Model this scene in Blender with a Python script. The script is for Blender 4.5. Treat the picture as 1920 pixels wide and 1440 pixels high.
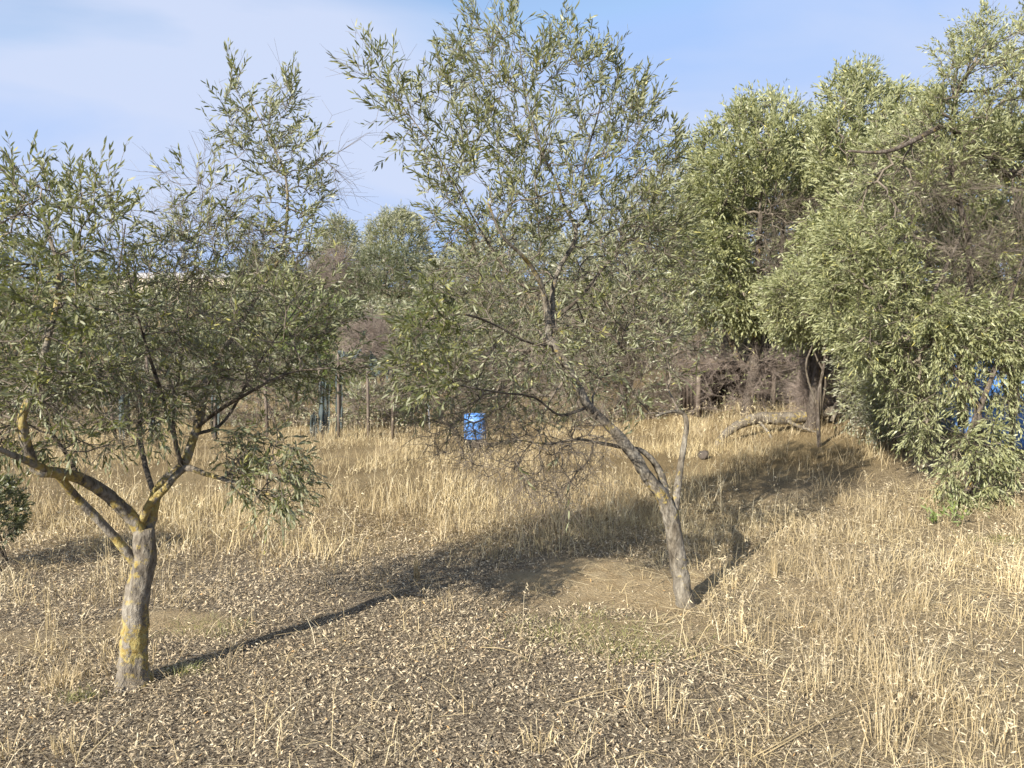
import bpy, math
import numpy as np
from mathutils import Vector, Matrix

RNG = np.random.default_rng(7)
PI = math.pi
S = bpy.context.scene
COL = S.collection
for o in list(bpy.data.objects):
    bpy.data.objects.remove(o)

# ------------------------------------------------------------------ camera
CAM_H = 1.6
PITCH = math.radians(3.2)
FPX = 1450.0                      # focal length in pixels of the 1920 px wide photograph
cam_d = bpy.data.cameras.new('camera')
cam = bpy.data.objects.new('camera', cam_d)
COL.objects.link(cam)
cam.location = (0, 0, CAM_H)
cam.rotation_euler = (PI / 2 - PITCH, 0, 0)
cam_d.sensor_width = 36.0
cam_d.lens = FPX / 1920.0 * 36.0
cam_d.clip_start = 0.05
cam_d.clip_end = 2000
cam_d.dof.use_dof = True
cam_d.dof.focus_distance = 4.6
cam_d.dof.aperture_fstop = 5.0
S.camera = cam

# ------------------------------------------------------------------ light
SUN_EL = math.radians(27)
SUN_DIR = Vector((-0.60, -0.80, 0)).normalized()      # towards the sun, on the ground
sun_az = math.atan2(SUN_DIR.x, SUN_DIR.y)             # clockwise from +Y
w = bpy.data.worlds.new('World')
S.world = w
w.use_nodes = True
nt = w.node_tree
for n in list(nt.nodes):
    nt.nodes.remove(n)
N = nt.nodes.new
L = nt.links.new
out = N('ShaderNodeOutputWorld')
bg = N('ShaderNodeBackground')
bg.inputs['Strength'].default_value = 0.10
sky = N('ShaderNodeTexSky')
sky.sky_type = 'NISHITA'
sky.sun_disc = False
sky.sun_elevation = SUN_EL
sky.sun_rotation = sun_az
sky.altitude = 200
sky.air_density = 1.0
sky.dust_density = 0.15
sky.ozone_density = 1.3
tc = N('ShaderNodeTexCoord')
# thin high cloud: noise over the direction projected on a high plane
sep = N('ShaderNodeSeparateXYZ'); L(tc.outputs['Generated'], sep.inputs[0])
mz = N('ShaderNodeMath'); mz.operation = 'MAXIMUM'; L(sep.outputs['Z'], mz.inputs[0]); mz.inputs[1].default_value = 0.0
az = N('ShaderNodeMath'); az.operation = 'ADD'; L(mz.outputs[0], az.inputs[0]); az.inputs[1].default_value = 0.28
dx = N('ShaderNodeMath'); dx.operation = 'DIVIDE'; L(sep.outputs['X'], dx.inputs[0]); L(az.outputs[0], dx.inputs[1])
dy = N('ShaderNodeMath'); dy.operation = 'DIVIDE'; L(sep.outputs['Y'], dy.inputs[0]); L(az.outputs[0], dy.inputs[1])
cmb = N('ShaderNodeCombineXYZ'); L(dx.outputs[0], cmb.inputs[0]); L(dy.outputs[0], cmb.inputs[1])
mp = N('ShaderNodeMapping'); mp.inputs['Rotation'].default_value = (0, 0, 0.35); mp.inputs['Scale'].default_value = (0.95, 1.55, 1)
mp.inputs['Location'].default_value = (15.5, 39.5, 6.5)
L(cmb.outputs[0], mp.inputs[0])
nz = N('ShaderNodeTexNoise'); nz.inputs['Scale'].default_value = 1.0; nz.inputs['Detail'].default_value = 6; nz.inputs['Roughness'].default_value = 0.47
nz.inputs['Distortion'].default_value = 0.5
L(mp.outputs[0], nz.inputs['Vector'])
rp = N('ShaderNodeValToRGB')
rp.color_ramp.elements[0].position = 0.38; rp.color_ramp.elements[0].color = (0.12, 0.12, 0.12, 1)
rp.color_ramp.elements[1].position = 0.60; rp.color_ramp.elements[1].color = (0.95, 0.95, 0.95, 1)
L(nz.outputs['Fac'], rp.inputs[0])
mx = N('ShaderNodeMixRGB'); mx.inputs[2].default_value = (2.95, 3.35, 4.35, 1)
dk = N('ShaderNodeMixRGB'); dk.blend_type = 'DARKEN'; dk.inputs[0].default_value = 1.0; dk.inputs[2].default_value = (1.75, 2.65, 4.5, 1)
L(sky.outputs[0], dk.inputs[1])
L(rp.outputs[0], mx.inputs[0]); L(dk.outputs[0], mx.inputs[1])
L(mx.outputs[0], bg.inputs['Color']); L(bg.outputs[0], out.inputs[0])

sun_d = bpy.data.lights.new('sun', 'SUN')
sun_d.energy = 5.0
sun_d.angle = math.radians(0.53)
sun_d.color = (1.0, 0.93, 0.81)
sun = bpy.data.objects.new('sun', sun_d)
COL.objects.link(sun)
to_sun = Vector((SUN_DIR.x * math.cos(SUN_EL), SUN_DIR.y * math.cos(SUN_EL), math.sin(SUN_EL)))
sun.rotation_euler = to_sun.to_track_quat('Z', 'Y').to_euler()
sun.location = to_sun * 60

vs = S.view_settings
vs.view_transform = 'Standard'
vs.look = 'None'
vs.exposure = 1.15
vs.gamma = 1.0
vs.use_curve_mapping = False
S.cycles.max_bounces = 6
S.cycles.diffuse_bounces = 3
S.cycles.transparent_max_bounces = 8


# ================================================================== helpers
def sstep(a, b, x):
    t = np.clip((np.asarray(x, float) - a) / (b - a), 0, 1)
    return t * t * (3 - 2 * t)


_G = np.random.default_rng(99).random((256, 256))


def vnoise(x, y):
    x = np.asarray(x, float); y = np.asarray(y, float)
    xi = np.floor(x).astype(int); yi = np.floor(y).astype(int)
    fx = x - xi; fy = y - yi
    fx = fx * fx * (3 - 2 * fx); fy = fy * fy * (3 - 2 * fy)
    g = lambda i, j: _G[i % 256, j % 256]
    return (g(xi, yi) * (1 - fx) + g(xi + 1, yi) * fx) * (1 - fy) + (g(xi, yi + 1) * (1 - fx) + g(xi + 1, yi + 1) * fx) * fy


def fbm(x, y, o=4):
    v = 0; a = 0.5; t = 0
    for i in range(o):
        v = v + a * vnoise(np.asarray(x) * 2 ** i + 17 * i, np.asarray(y) * 2 ** i + 31 * i); t += a; a *= 0.5
    return v / t


def height(x, y):
    x = np.asarray(x, float); y = np.asarray(y, float)
    right = 0.13 * np.clip(x - 1.5, 0, 7.5) * sstep(3.5, 9, y)
    hill = 4.0 * sstep(13, 52, y) + 6 * sstep(50, 130, y)
    und = 0.10 * (fbm(x * 0.35 + 5, y * 0.35, 2) - 0.5) * sstep(0.5, 4, np.hypot(x, y))
    fine = 0.035 * (fbm(x * 2.3, y * 2.3 + 9, 3) - 0.5)
    return right + hill + und + fine


CP, SP = math.cos(PITCH), math.sin(PITCH)


def ray(px, py):
    xr = (px - 960) / FPX; yr = (720 - py) / FPX
    return np.array([xr, CP + yr * SP, -SP + yr * CP])


def P(px, py, Y):
    d = ray(px, py)
    return np.array([0, 0, CAM_H]) + d * (Y / d[1])


def ground_at(px, py):
    d = ray(px, py)
    t = 1.5
    while t < 120:
        p = np.array([0, 0, CAM_H]) + d * t
        if p[2] <= height(p[0], p[1]):
            return np.array([p[0], p[1], float(height(p[0], p[1]))])
        t += 0.02
    return p


def norm(v):
    return v / np.maximum(np.linalg.norm(v, axis=-1, keepdims=True), 1e-9)


# ------------------------------------------------------------------ mesh from arrays
def mesh_np(name, V, faces, attrs=None, smooth=False):
    """faces: list of (F,k) integer arrays"""
    me = bpy.data.meshes.new(name)
    V = np.asarray(V, np.float32)
    me.vertices.add(len(V)); me.vertices.foreach_set('co', V.ravel())
    faces = [np.asarray(f, np.int32) for f in faces if len(f)]
    loops = np.concatenate([f.ravel() for f in faces])
    cnt = np.concatenate([np.full(len(f), f.shape[1], np.int32) for f in faces])
    start = np.concatenate([[0], np.cumsum(cnt)[:-1]]).astype(np.int32)
    me.loops.add(len(loops)); me.loops.foreach_set('vertex_index', loops)
    me.polygons.add(len(cnt)); me.polygons.foreach_set('loop_start', start)
    if smooth:
        me.polygons.foreach_set('use_smooth', np.ones(len(cnt), bool))
    me.update(calc_edges=True)
    for k, a in (attrs or {}).items():
        at = me.attributes.new(k, 'FLOAT', 'POINT')
        at.data.foreach_set('value', np.asarray(a, np.float32))
    return me


def link(name, me, mat=None, parent=None, kind=None, loc=None, label=None):
    o = bpy.data.objects.new(name, me)
    COL.objects.link(o)
    if mat is not None and me is not None and len(me.materials) == 0:
        me.materials.append(mat)
    if parent is not None:
        o.parent = parent
    if loc is not None:
        o.location = loc
    if kind:
        o['kind'] = kind
    if label:
        o['label'] = label
    return o


def thing(name, label, cat, loc=(0, 0, 0), rz=0, group=None):
    o = bpy.data.objects.new(name, None)
    COL.objects.link(o)
    o.empty_display_size = 0.2
    o.location = tuple(float(c) for c in loc); o.rotation_euler = (0, 0, rz)
    o['label'] = label; o['category'] = cat
    if group:
        o['group'] = group
    return o


def tag(o, label, cat, group=None):
    o['label'] = label; o['category'] = cat
    if group:
        o['group'] = group
    return o


class MB:
    """collects arrays, builds one mesh"""
    def __init__(s):
        s.v = []; s.f3 = []; s.f4 = []; s.a = []; s.n = 0

    def add(s, V, f3=None, f4=None, rnd=None):
        V = np.asarray(V, float)
        s.v.append(V)
        if f3 is not None and len(f3): s.f3.append(np.asarray(f3, int) + s.n)
        if f4 is not None and len(f4): s.f4.append(np.asarray(f4, int) + s.n)
        s.a.append(np.full(len(V), 0.5) if rnd is None else np.broadcast_to(rnd, (len(V),)))
        s.n += len(V)

    def mesh(s, name, smooth=False, off=None):
        V = np.concatenate(s.v)
        if off is not None:
            V = V - np.asarray(off)
        fs = []
        if s.f3: fs.append(np.concatenate(s.f3))
        if s.f4: fs.append(np.concatenate(s.f4))
        return mesh_np(name, V, fs, {'rnd': np.concatenate(s.a)}, smooth)

    def box(s, c, size, R=None, rnd=None):
        x, y, z = np.asarray(size) / 2
        V = np.array([[i * x, j * y, k * z] for i in (-1, 1) for j in (-1, 1) for k in (-1, 1)])
        if R is not None: V = V @ np.asarray(R).T
        s.add(V + np.asarray(c), f4=[[0, 1, 3, 2], [4, 6, 7, 5], [0, 4, 5, 1], [2, 3, 7, 6], [0, 2, 6, 4], [1, 5, 7, 3]], rnd=rnd)

    def tube(s, pts, rad, sides=8, rough=0.0, seed=0, caps=True, flare=False):
        pts = np.asarray(pts, float); rad = np.asarray(rad, float)
        n = len(pts)
        T = norm(np.gradient(pts, axis=0))
        u = np.cross(T[0], [0.3, 0.9, 0.1]); u /= np.linalg.norm(u)
        V = np.zeros((n, sides, 3))
        ang = np.arange(sides) / sides * 2 * PI
        for i in range(n):
            u = u - T[i] * np.dot(u, T[i]); u /= np.linalg.norm(u)
            b = np.cross(T[i], u)
            rr = rad[i] * np.ones(sides)
            if rough:
                k = vnoise(np.cos(ang) * 1.3 + 7 + seed, i * 0.17 + np.sin(ang) * 1.3 + seed * 3.1) - 0.5
                k2 = vnoise(ang * 2.2 + seed * 5, i * 0.55 + seed) - 0.5
                k3 = np.abs(vnoise(ang * 4.1 + seed * 3, i * 0.28 + seed * 2 + 9) - .5)
                rr = rr * (1 + rough * (1.4 * k + 0.7 * k2 + .7 * k3))
                if flare:
                    fz = math.exp(-max(0.0, np.linalg.norm(pts[i] - pts[0]) - .06) / .055)
                    rr = rr * (1 + fz * (.25 + .55 * vnoise(np.cos(ang) * 1.9 + 31 + seed, np.sin(ang) * 1.9 + 7)))
            V[i] = pts[i] + (np.cos(ang) * rr)[:, None] * u + (np.sin(ang) * rr)[:, None] * b
        i = np.arange(n - 1)[:, None] * sides; j = np.arange(sides)[None, :]; j2 = (j + 1) % sides
        f4 = np.stack([i + j, i + j2, i + sides + j2, i + sides + j], -1).reshape(-1, 4)
        VV = V.reshape(-1, 3)
        f3 = []
        if caps:
            VV = np.concatenate([VV, pts[:1], pts[-1:]])
            a = n * sides
            jj = np.arange(sides)
            f3 = np.concatenate([np.stack([(jj + 1) % sides, jj, np.full(sides, a)], -1),
                                 np.stack([(n - 1) * sides + jj, (n - 1) * sides + (jj + 1) % sides, np.full(sides, a + 1)], -1)])
        s.add(VV, f3=f3, f4=f4)

    def lathe(s, prof, sides=28, c=(0, 0, 0)):
        prof = np.asarray(prof, float); n = len(prof)
        a = np.arange(sides) / sides * 2 * PI
        V = np.stack([prof[:, 0:1] * np.cos(a), prof[:, 0:1] * np.sin(a), np.repeat(prof[:, 1:2], sides, 1)], -1).reshape(-1, 3) + np.asarray(c)
        i = np.arange(n - 1)[:, None] * sides; j = np.arange(sides)[None, :]; j2 = (j + 1) % sides
        s.add(V, f4=np.stack([i + j, i + j2, i + sides + j2, i + sides + j], -1).reshape(-1, 4))


def catmull(pts, step):
    """pts: (n,4) xyz r -> resampled"""
    pts = np.asarray(pts, float)
    ext = np.vstack([2 * pts[0] - pts[1], pts, 2 * pts[-1] - pts[-2]])
    res = []
    for i in range(1, len(ext) - 2):
        p0, p1, p2, p3 = ext[i - 1], ext[i], ext[i + 1], ext[i + 2]
        k = max(2, int(np.linalg.norm((p2 - p1)[:3]) / step))
        t = np.linspace(0, 1, k, endpoint=False)[:, None]
        res.append(0.5 * (2 * p1 + (p2 - p0) * t + (2 * p0 - 5 * p1 + 4 * p2 - p3) * t ** 2 + (3 * p1 - p0 - 3 * p2 + p3) * t ** 3))
    res.append(ext[-2][None])
    return np.concatenate(res)


def prisms(p0, p1, r0, r1, sides=3):
    """independent thin prisms, vectorised"""
    n = len(p0)
    d = norm(p1 - p0)
    ref = np.where(np.abs(d[:, 2:3]) < 0.9, [[0, 0, 1.0]], [[1.0, 0, 0]])
    u = norm(np.cross(d, ref)); b = np.cross(d, u)
    a = np.arange(sides) / sides * 2 * PI
    ring = np.cos(a)[None, :, None] * u[:, None] + np.sin(a)[None, :, None] * b[:, None]
    V = np.concatenate([p0[:, None] + ring * r0[:, None, None], p1[:, None] + ring * r1[:, None, None]], 1)
    base = np.arange(n)[:, None, None] * (2 * sides)
    j = np.arange(sides); j2 = (j + 1) % sides
    f = np.stack([j, j2, sides + j2, sides + j], -1)[None]
    return V.reshape(-1, 3), (base + f).reshape(-1, 4)


def leaf_arrays(pos, d, nrm, ln, wd, curl):
    """lanceolate leaves: 6 verts, 2 tris + 1 quad each"""
    d = norm(d); s = norm(np.cross(d, nrm)); nn = np.cross(s, d)
    ln = ln[:, None]; wd = wd[:, None]; c = curl[:, None]
    q = lambda t, w, z: pos + d * ln * t + s * wd * w + nn * ln * z
    V = np.stack([q(0, 0, 0), q(.28, .46, .55 * c), q(.28, -.46, .55 * c), q(.66, .42, .75 * c), q(.66, -.42, .75 * c), q(1, 0, 0)], 1)
    b = np.arange(len(pos))[:, None] * 6
    f3 = np.concatenate([b + [[0, 2, 1]], b + [[3, 4, 5]]])
    f4 = b + [[1, 2, 4, 3]]
    return V.reshape(-1, 3), f3, f4


def leaf_mesh(name, pos, d, nrm, ln, wd, curl, rnd, off=None, simple=False):
    if simple:                     # far leaves: a bent rhomb of two triangles
        d = norm(d); sd = norm(np.cross(d, nrm)); nn = np.cross(sd, d); l = ln[:, None]; w_ = wd[:, None] * .5
        V = np.stack([pos, pos + d * l * .45 + sd * w_ + nn * l * .04, pos + d * l, pos + d * l * .55 - sd * w_], 1).reshape(-1, 3)
        if off is not None: V = V - off
        return mesh_np(name, V, [np.arange(len(pos))[:, None] * 4 + [[0, 3, 2, 1]]], {'rnd': np.repeat(rnd, 4)})
    V, f3, f4 = leaf_arrays(pos, d, nrm, ln, wd, curl)
    if off is not None: V = V - off
    return mesh_np(name, V, [f3, f4], {'rnd': np.repeat(rnd, 6)})


def rand_dir(n):
    return norm(RNG.normal(size=(n, 3)))


# ================================================================== materials
def new_mat(name):
    m = bpy.data.materials.new(name); m.use_nodes = True
    t = m.node_tree
    for n in list(t.nodes): t.nodes.remove(n)
    o = t.nodes.new('ShaderNodeOutputMaterial')
    return m, t, o


def ramp(t, fac, stops):
    r = t.nodes.new('ShaderNodeValToRGB')
    e = r.color_ramp.elements
    while len(e) < len(stops): e.new(0.5)
    for i, (p, c) in enumerate(stops):
        e[i].position = p; e[i].color = (*c, 1)
    t.links.new(fac, r.inputs[0])
    return r.outputs[0]


def noise(t, scale, detail=4, rough=0.55, coord='Object', vec=None):
    n = t.nodes.new('ShaderNodeTexNoise')
    n.inputs['Scale'].default_value = scale; n.inputs['Detail'].default_value = detail; n.inputs['Roughness'].default_value = rough
    if vec is None:
        c = t.nodes.new('ShaderNodeTexCoord'); vec = c.outputs[coord]
    t.links.new(vec, n.inputs['Vector'])
    return n.outputs['Fac']


def mix(t, fac, a, b, mode='MIX'):
    m = t.nodes.new('ShaderNodeMixRGB'); m.blend_type = mode
    for i, v in enumerate((fac, a, b)):
        if hasattr(v, 'is_linked') or isinstance(v, bpy.types.NodeSocket): t.links.new(v, m.inputs[i])
        else: m.inputs[i].default_value = v if i == 0 else (*v, 1)
    return m.outputs[0]


def attr(t, name):
    a = t.nodes.new('ShaderNodeAttribute'); a.attribute_name = name
    return a.outputs['Fac']


def bump(t, h, dist, strength=1.0):
    b = t.nodes.new('ShaderNodeBump'); b.inputs['Distance'].default_value = dist; b.inputs['Strength'].default_value = strength
    t.links.new(h, b.inputs['Height'])
    return b.outputs[0]


def leaf_mat(name, stops, under, spec=0.4, rough=0.42, trans=0.25, tcol=(0.30, 0.34, 0.06)):
    m, t, o = new_mat(name)
    top = ramp(t, attr(t, 'rnd'), stops)
    geo = t.nodes.new('ShaderNodeNewGeometry')
    col = mix(t, geo.outputs['Backfacing'], top, under)
    p = t.nodes.new('ShaderNodeBsdfPrincipled')
    t.links.new(col, p.inputs['Base Color'])
    p.inputs['Roughness'].default_value = rough
    p.inputs['Specular IOR Level'].default_value = spec
    tr = t.nodes.new('ShaderNodeBsdfTranslucent')
    tr.inputs[0].default_value = (*tcol, 1)
    ms = t.nodes.new('ShaderNodeMixShader'); ms.inputs[0].default_value = trans
    t.links.new(p.outputs[0], ms.inputs[1]); t.links.new(tr.outputs[0], ms.inputs[2])
    t.links.new(ms.outputs[0], o.inputs[0])
    return m


def plain_mat(name, stops, scale=20, rough=0.9, spec=0.2, bmp=None, detail=5):
    m, t, o = new_mat(name)
    n = noise(t, scale, detail)
    p = t.nodes.new('ShaderNodeBsdfPrincipled')
    t.links.new(ramp(t, n, stops), p.inputs['Base Color'])
    p.inputs['Roughness'].default_value = rough; p.inputs['Specular IOR Level'].default_value = spec
    if bmp: t.links.new(bump(t, n, bmp), p.inputs['Normal'])
    t.links.new(p.outputs[0], o.inputs[0])
    return m


def rnd_mat(name, stops, rough=0.8, spec=0.2, trans=0.0, tcol=(0.4, 0.3, 0.12), patch=None):
    m, t, o = new_mat(name)
    col = ramp(t, attr(t, 'rnd'), stops)
    if patch:
        g = t.nodes.new('ShaderNodeNewGeometry')
        n = noise(t, patch[0], 3, vec=g.outputs['Position'])
        f = ramp(t, n, [(0.42, (0, 0, 0)), (0.62, (1, 1, 1))])
        col = mix(t, f, col, mix(t, 1.0, col, patch[1], 'MULTIPLY'))
    p = t.nodes.new('ShaderNodeBsdfPrincipled')
    t.links.new(col, p.inputs['Base Color'])
    p.inputs['Roughness'].default_value = rough; p.inputs['Specular IOR Level'].default_value = spec
    sh = p.outputs[0]
    if trans:
        tr = t.nodes.new('ShaderNodeBsdfTranslucent'); tr.inputs[0].default_value = (*tcol, 1)
        ms = t.nodes.new('ShaderNodeMixShader'); ms.inputs[0].default_value = trans
        t.links.new(sh, ms.inputs[1]); t.links.new(tr.outputs[0], ms.inputs[2]); sh = ms.outputs[0]
    t.links.new(sh, o.inputs[0])
    return m


def bark_mat(name, lichen=0.5, base=((0.075, 0.065, 0.052), (0.23, 0.205, 0.17), (0.38, 0.355, 0.30))):
    m, t, o = new_mat(name)
    c = t.nodes.new('ShaderNodeTexCoord')
    mp = t.nodes.new('ShaderNodeMapping'); mp.inputs['Scale'].default_value = (1, 1, 0.45)
    t.links.new(c.outputs['Object'], mp.inputs[0])
    n1 = noise(t, 38, 7, 0.62, vec=mp.outputs[0])
    n2 = noise(t, 9, 4, 0.6, vec=mp.outputs[0])
    col = ramp(t, n1, [(0.30, base[0]), (0.52, base[1]), (0.72, base[2])])
    col = mix(t, ramp(t, n2, [(0.40, (0, 0, 0)), (0.65, (1, 1, 1))]), col, mix(t, 1.0, col, (0.62, 0.58, 0.53), 'MULTIPLY'))
    mo = t.nodes.new('ShaderNodeMapping'); mo.inputs['Location'].default_value = (3.1, 1.4, 2.35)
    t.links.new(c.outputs['Object'], mo.inputs[0])
    n3 = noise(t, 21, 6, 0.68, vec=mo.outputs[0])
    n4 = noise(t, 4.5, 2, vec=mo.outputs[0])
    a = t.nodes.new('ShaderNodeMath'); a.operation = 'MULTIPLY_ADD'; a.inputs[1].default_value = 0.55
    t.links.new(n4, a.inputs[0]); t.links.new(n3, a.inputs[2])
    th = 0.92 - 0.16 * lichen
    f = ramp(t, a.outputs[0], [(th, (0, 0, 0)), (th + 0.09, (0.78, 0.78, 0.78))])
    lc = ramp(t, noise(t, 60, 3), [(0.35, (0.30, 0.205, 0.045)), (0.65, (0.43, 0.36, 0.13))])
    col = mix(t, f, col, lc)
    p = t.nodes.new('ShaderNodeBsdfPrincipled')
    t.links.new(col, p.inputs['Base Color']); p.inputs['Roughness'].default_value = 0.92; p.inputs['Specular IOR Level'].default_value = 0.15
    t.links.new(bump(t, n1, 0.022), p.inputs['Normal'])
    t.links.new(p.outputs[0], o.inputs[0])
    return m


M = {}
M['bark'] = bark_mat('olive_bark_lichen', 1.0)
M['bark_pale'] = bark_mat('olive_bark_pale', 0.35, ((0.06, 0.052, 0.042), (0.20, 0.18, 0.148), (0.36, 0.335, 0.28)))
M['bark_thin'] = bark_mat('thin_limb_bark', -0.4, ((0.045, 0.038, 0.03), (0.125, 0.107, 0.085), (0.24, 0.21, 0.175)))
M['bark_mid'] = bark_mat('fallen_branch_bark', 0.35, ((0.075, 0.065, 0.052), (0.20, 0.175, 0.14), (0.34, 0.31, 0.26)))
M['bark_far'] = bark_mat('old_bark', 0.15, ((0.04, 0.035, 0.03), (0.12, 0.10, 0.085), (0.22, 0.20, 0.17)))
M['twig'] = plain_mat('twig_bark', [(0.3, (0.07, 0.058, 0.045)), (0.7, (0.235, 0.20, 0.16))], 14)
M['twig_brown'] = plain_mat('dry_twig', [(0.3, (0.13, 0.10, 0.085)), (0.7, (0.33, 0.275, 0.235))], 6)
M['leaf'] = leaf_mat('olive_leaf', [(0.0, (0.05, 0.06, 0.026)), (0.45, (0.115, 0.124, 0.052)), (0.85, (0.235, 0.235, 0.092)), (1.0, (0.42, 0.38, 0.12))], (0.215, 0.225, 0.14), spec=.38, rough=.45, trans=.2)
M['leaf_light'] = leaf_mat('olive_leaf_light', [(0.0, (0.10, 0.115, 0.048)), (0.5, (0.24, 0.247, 0.125)), (0.9, (0.37, 0.37, 0.175)), (1.0, (0.48, 0.44, 0.14))], (0.32, 0.335, 0.19), spec=.4)
M['leaf_grey'] = leaf_mat('olive_leaf_grey', [(0.0, (0.115, 0.123, 0.068)), (0.5, (0.205, 0.213, 0.118)), (1.0, (0.33, 0.33, 0.18))], (0.31, 0.31, 0.235), trans=0.2)
M['leaf_dark'] = leaf_mat('evergreen_leaf', [(0.0, (0.04, 0.05, 0.026)), (0.6, (0.09, 0.10, 0.052)), (1.0, (0.16, 0.17, 0.09))], (0.13, 0.14, 0.09), trans=0.15)
M['leaf_green'] = leaf_mat('fresh_green_leaf', [(0.0, (0.08, 0.115, 0.033)), (0.6, (0.16, 0.215, 0.06)), (1.0, (0.27, 0.32, 0.10))], (0.2, 0.25, 0.1), trans=0.3, tcol=(0.3, 0.4, 0.08))
M['straw'] = rnd_mat('dry_grass', [(0.0, (0.22, 0.165, 0.095)), (0.35, (0.43, 0.345, 0.20)), (0.75, (0.63, 0.52, 0.30)), (1.0, (0.76, 0.68, 0.48))], 0.7, 0.25, 0.22, (0.6, 0.45, 0.19), patch=(0.75, (0.66, 0.64, 0.66)))
M['litter'] = rnd_mat('dead_leaf', [(0.0, (0.10, 0.075, 0.052)), (0.3, (0.27, 0.212, 0.140)), (0.65, (0.48, 0.395, 0.265)), (0.92, (0.66, 0.57, 0.41)), (1.0, (0.52, 0.32, 0.14))], 0.75, 0.25, 0.08)


# ================================================================== ground
def sand_mask(x, y):
    """bare sandy earth round the trunks"""
    m = 0
    for px, py, rx, ry, k in ((1150, 1100, 0.75, 0.62, 1.0), (1060, 1120, 0.6, 0.4, .6), (330, 1172, 0.42, 0.2, .9), (1220, 1180, 0.5, 0.25, .7), (60, 1210, 0.4, 0.2, .5), (1480, 1110, 0.35, 0.15, .6)):
        g = ground_at(px, py)
        d = ((x - g[0]) / rx) ** 2 + ((y - g[1]) / ry) ** 2 + 1.3 * (fbm(x * 3.1, y * 3.1 + 3, 3) - 0.5)
        m = np.maximum(m, k * (1 - sstep(0.35, 1.25, d)))
    return m


def axis(lo, fine_lo, fine_hi, hi, step, grow):
    a = list(np.arange(fine_lo, fine_hi, step))
    s = step; v = a[-1]
    while v < hi:
        s *= grow; v += s; a.append(v)
    s = step; v = a[0]; pre = []
    while v > lo:
        s *= grow; v -= s; pre.append(v)
    return np.array(pre[::-1] + a)


gx = axis(-260, -4, 4.5, 260, 0.09, 1.10)
gy = axis(-40, 2.0, 8.0, 420, 0.09, 1.07)
X, Y = np.meshgrid(gx, gy, indexing='ij')
Z = height(X, Y)
sm = sand_mask(X, Y)
Z = Z + 0.02 * (fbm(X * 7, Y * 7, 3) - 0.5) + 0.03 * sm * 0.6
fieldm = sstep(5.0, 6.6, Y + 0.6 * (fbm(X * 1.1, Y * 1.1, 3) - 0.5)) * (1 - 0.6 * sstep(1.6, 3.0, X) * (1 - sstep(7, 9, Y)))
ny = len(gy)
ii = (np.arange(len(gx) - 1)[:, None] * ny + np.arange(ny - 1)[None])
quads = np.stack([ii, ii + ny, ii + ny + 1, ii + 1], -1).reshape(-1, 4)
me = mesh_np('ground', np.stack([X, Y, Z], -1).reshape(-1, 3), [quads], {'sand': sm.ravel(), 'field': fieldm.ravel(), 'mat': (sstep(.2, 1.8, X + .5 * (fbm(X * 1.5, Y * 1.5, 2) - .5)) * (1 - sstep(6, 8, Y))).ravel()}, True)
m, t, o = new_mat('earth')
n1 = noise(t, 7, 8, 0.65); n2 = noise(t, 55, 6, 0.7); n3 = noise(t, 1.2, 4)
vo = t.nodes.new('ShaderNodeTexVoronoi'); vo.inputs['Scale'].default_value = 95; vo.inputs['Randomness'].default_value = 1.0
vc = t.nodes.new('ShaderNodeTexCoord'); vm = t.nodes.new('ShaderNodeMapping'); vm.inputs['Scale'].default_value = (1, 1.5, 1); vm.inputs['Rotation'].default_value = (0, 0, .6)
vn = t.nodes.new('ShaderNodeTexNoise'); vn.inputs['Scale'].default_value = 9
vmx = t.nodes.new('ShaderNodeMixRGB'); vmx.blend_type = 'ADD'; vmx.inputs[0].default_value = .12
t.links.new(vc.outputs['Object'], vn.inputs['Vector']); t.links.new(vc.outputs['Object'], vmx.inputs[1]); t.links.new(vn.outputs['Color'], vmx.inputs[2])
t.links.new(vmx.outputs[0], vm.inputs[0]); t.links.new(vm.outputs[0], vo.inputs['Vector'])
vs_ = t.nodes.new('ShaderNodeSeparateColor'); t.links.new(vo.outputs['Color'], vs_.inputs[0])
n5 = noise(t, 110, 5, 0.7)
soil = ramp(t, vs_.outputs[0], [(0.0, (0.06, 0.048, 0.036)), (0.3, (0.19, 0.152, 0.11)), (0.65, (0.37, 0.305, 0.215)), (1.0, (0.52, 0.44, 0.32))])
soil = mix(t, 1.0, soil, ramp(t, n5, [(0.36, (0.30, 0.29, 0.28)), (0.55, (1, 1, 1))]), 'MULTIPLY')
sand = ramp(t, n2, [(0.25, (0.24, 0.175, 0.10)), (0.45, (0.43, 0.335, 0.20)), (0.75, (0.55, 0.44, 0.28))])
sand = mix(t, ramp(t, n1, [(0.4, (0, 0, 0)), (0.7, (1, 1, 1))]), sand, mix(t, 1.0, sand, (0.75, 0.70, 0.64), 'MULTIPLY'))
fld = ramp(t, n2, [(0.3, (0.15, 0.11, 0.065)), (0.6, (0.36, 0.275, 0.145)), (0.8, (0.48, 0.38, 0.21))])
fld = mix(t, ramp(t, n3, [(0.4, (0, 0, 0)), (0.6, (1, 1, 1))]), fld, mix(t, 1.0, fld, (0.7, 0.68, 0.66), 'MULTIPLY'))
smat = ramp(t, n2, [(0.3, (0.13, 0.10, 0.065)), (0.5, (0.30, 0.24, 0.15)), (0.7, (0.50, 0.41, 0.27))])
soil = mix(t, attr(t, 'mat'), soil, smat)
c = mix(t, attr(t, 'field'), soil, fld)
c = mix(t, attr(t, 'sand'), c, sand)
p = t.nodes.new('ShaderNodeBsdfPrincipled'); t.links.new(c, p.inputs['Base Color'])
p.inputs['Roughness'].default_value = 0.95; p.inputs['Specular IOR Level'].default_value = 0.1
t.links.new(bump(t, n2, 0.045), p.inputs['Normal'])
t.links.new(p.outputs[0], o.inputs[0])
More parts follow.
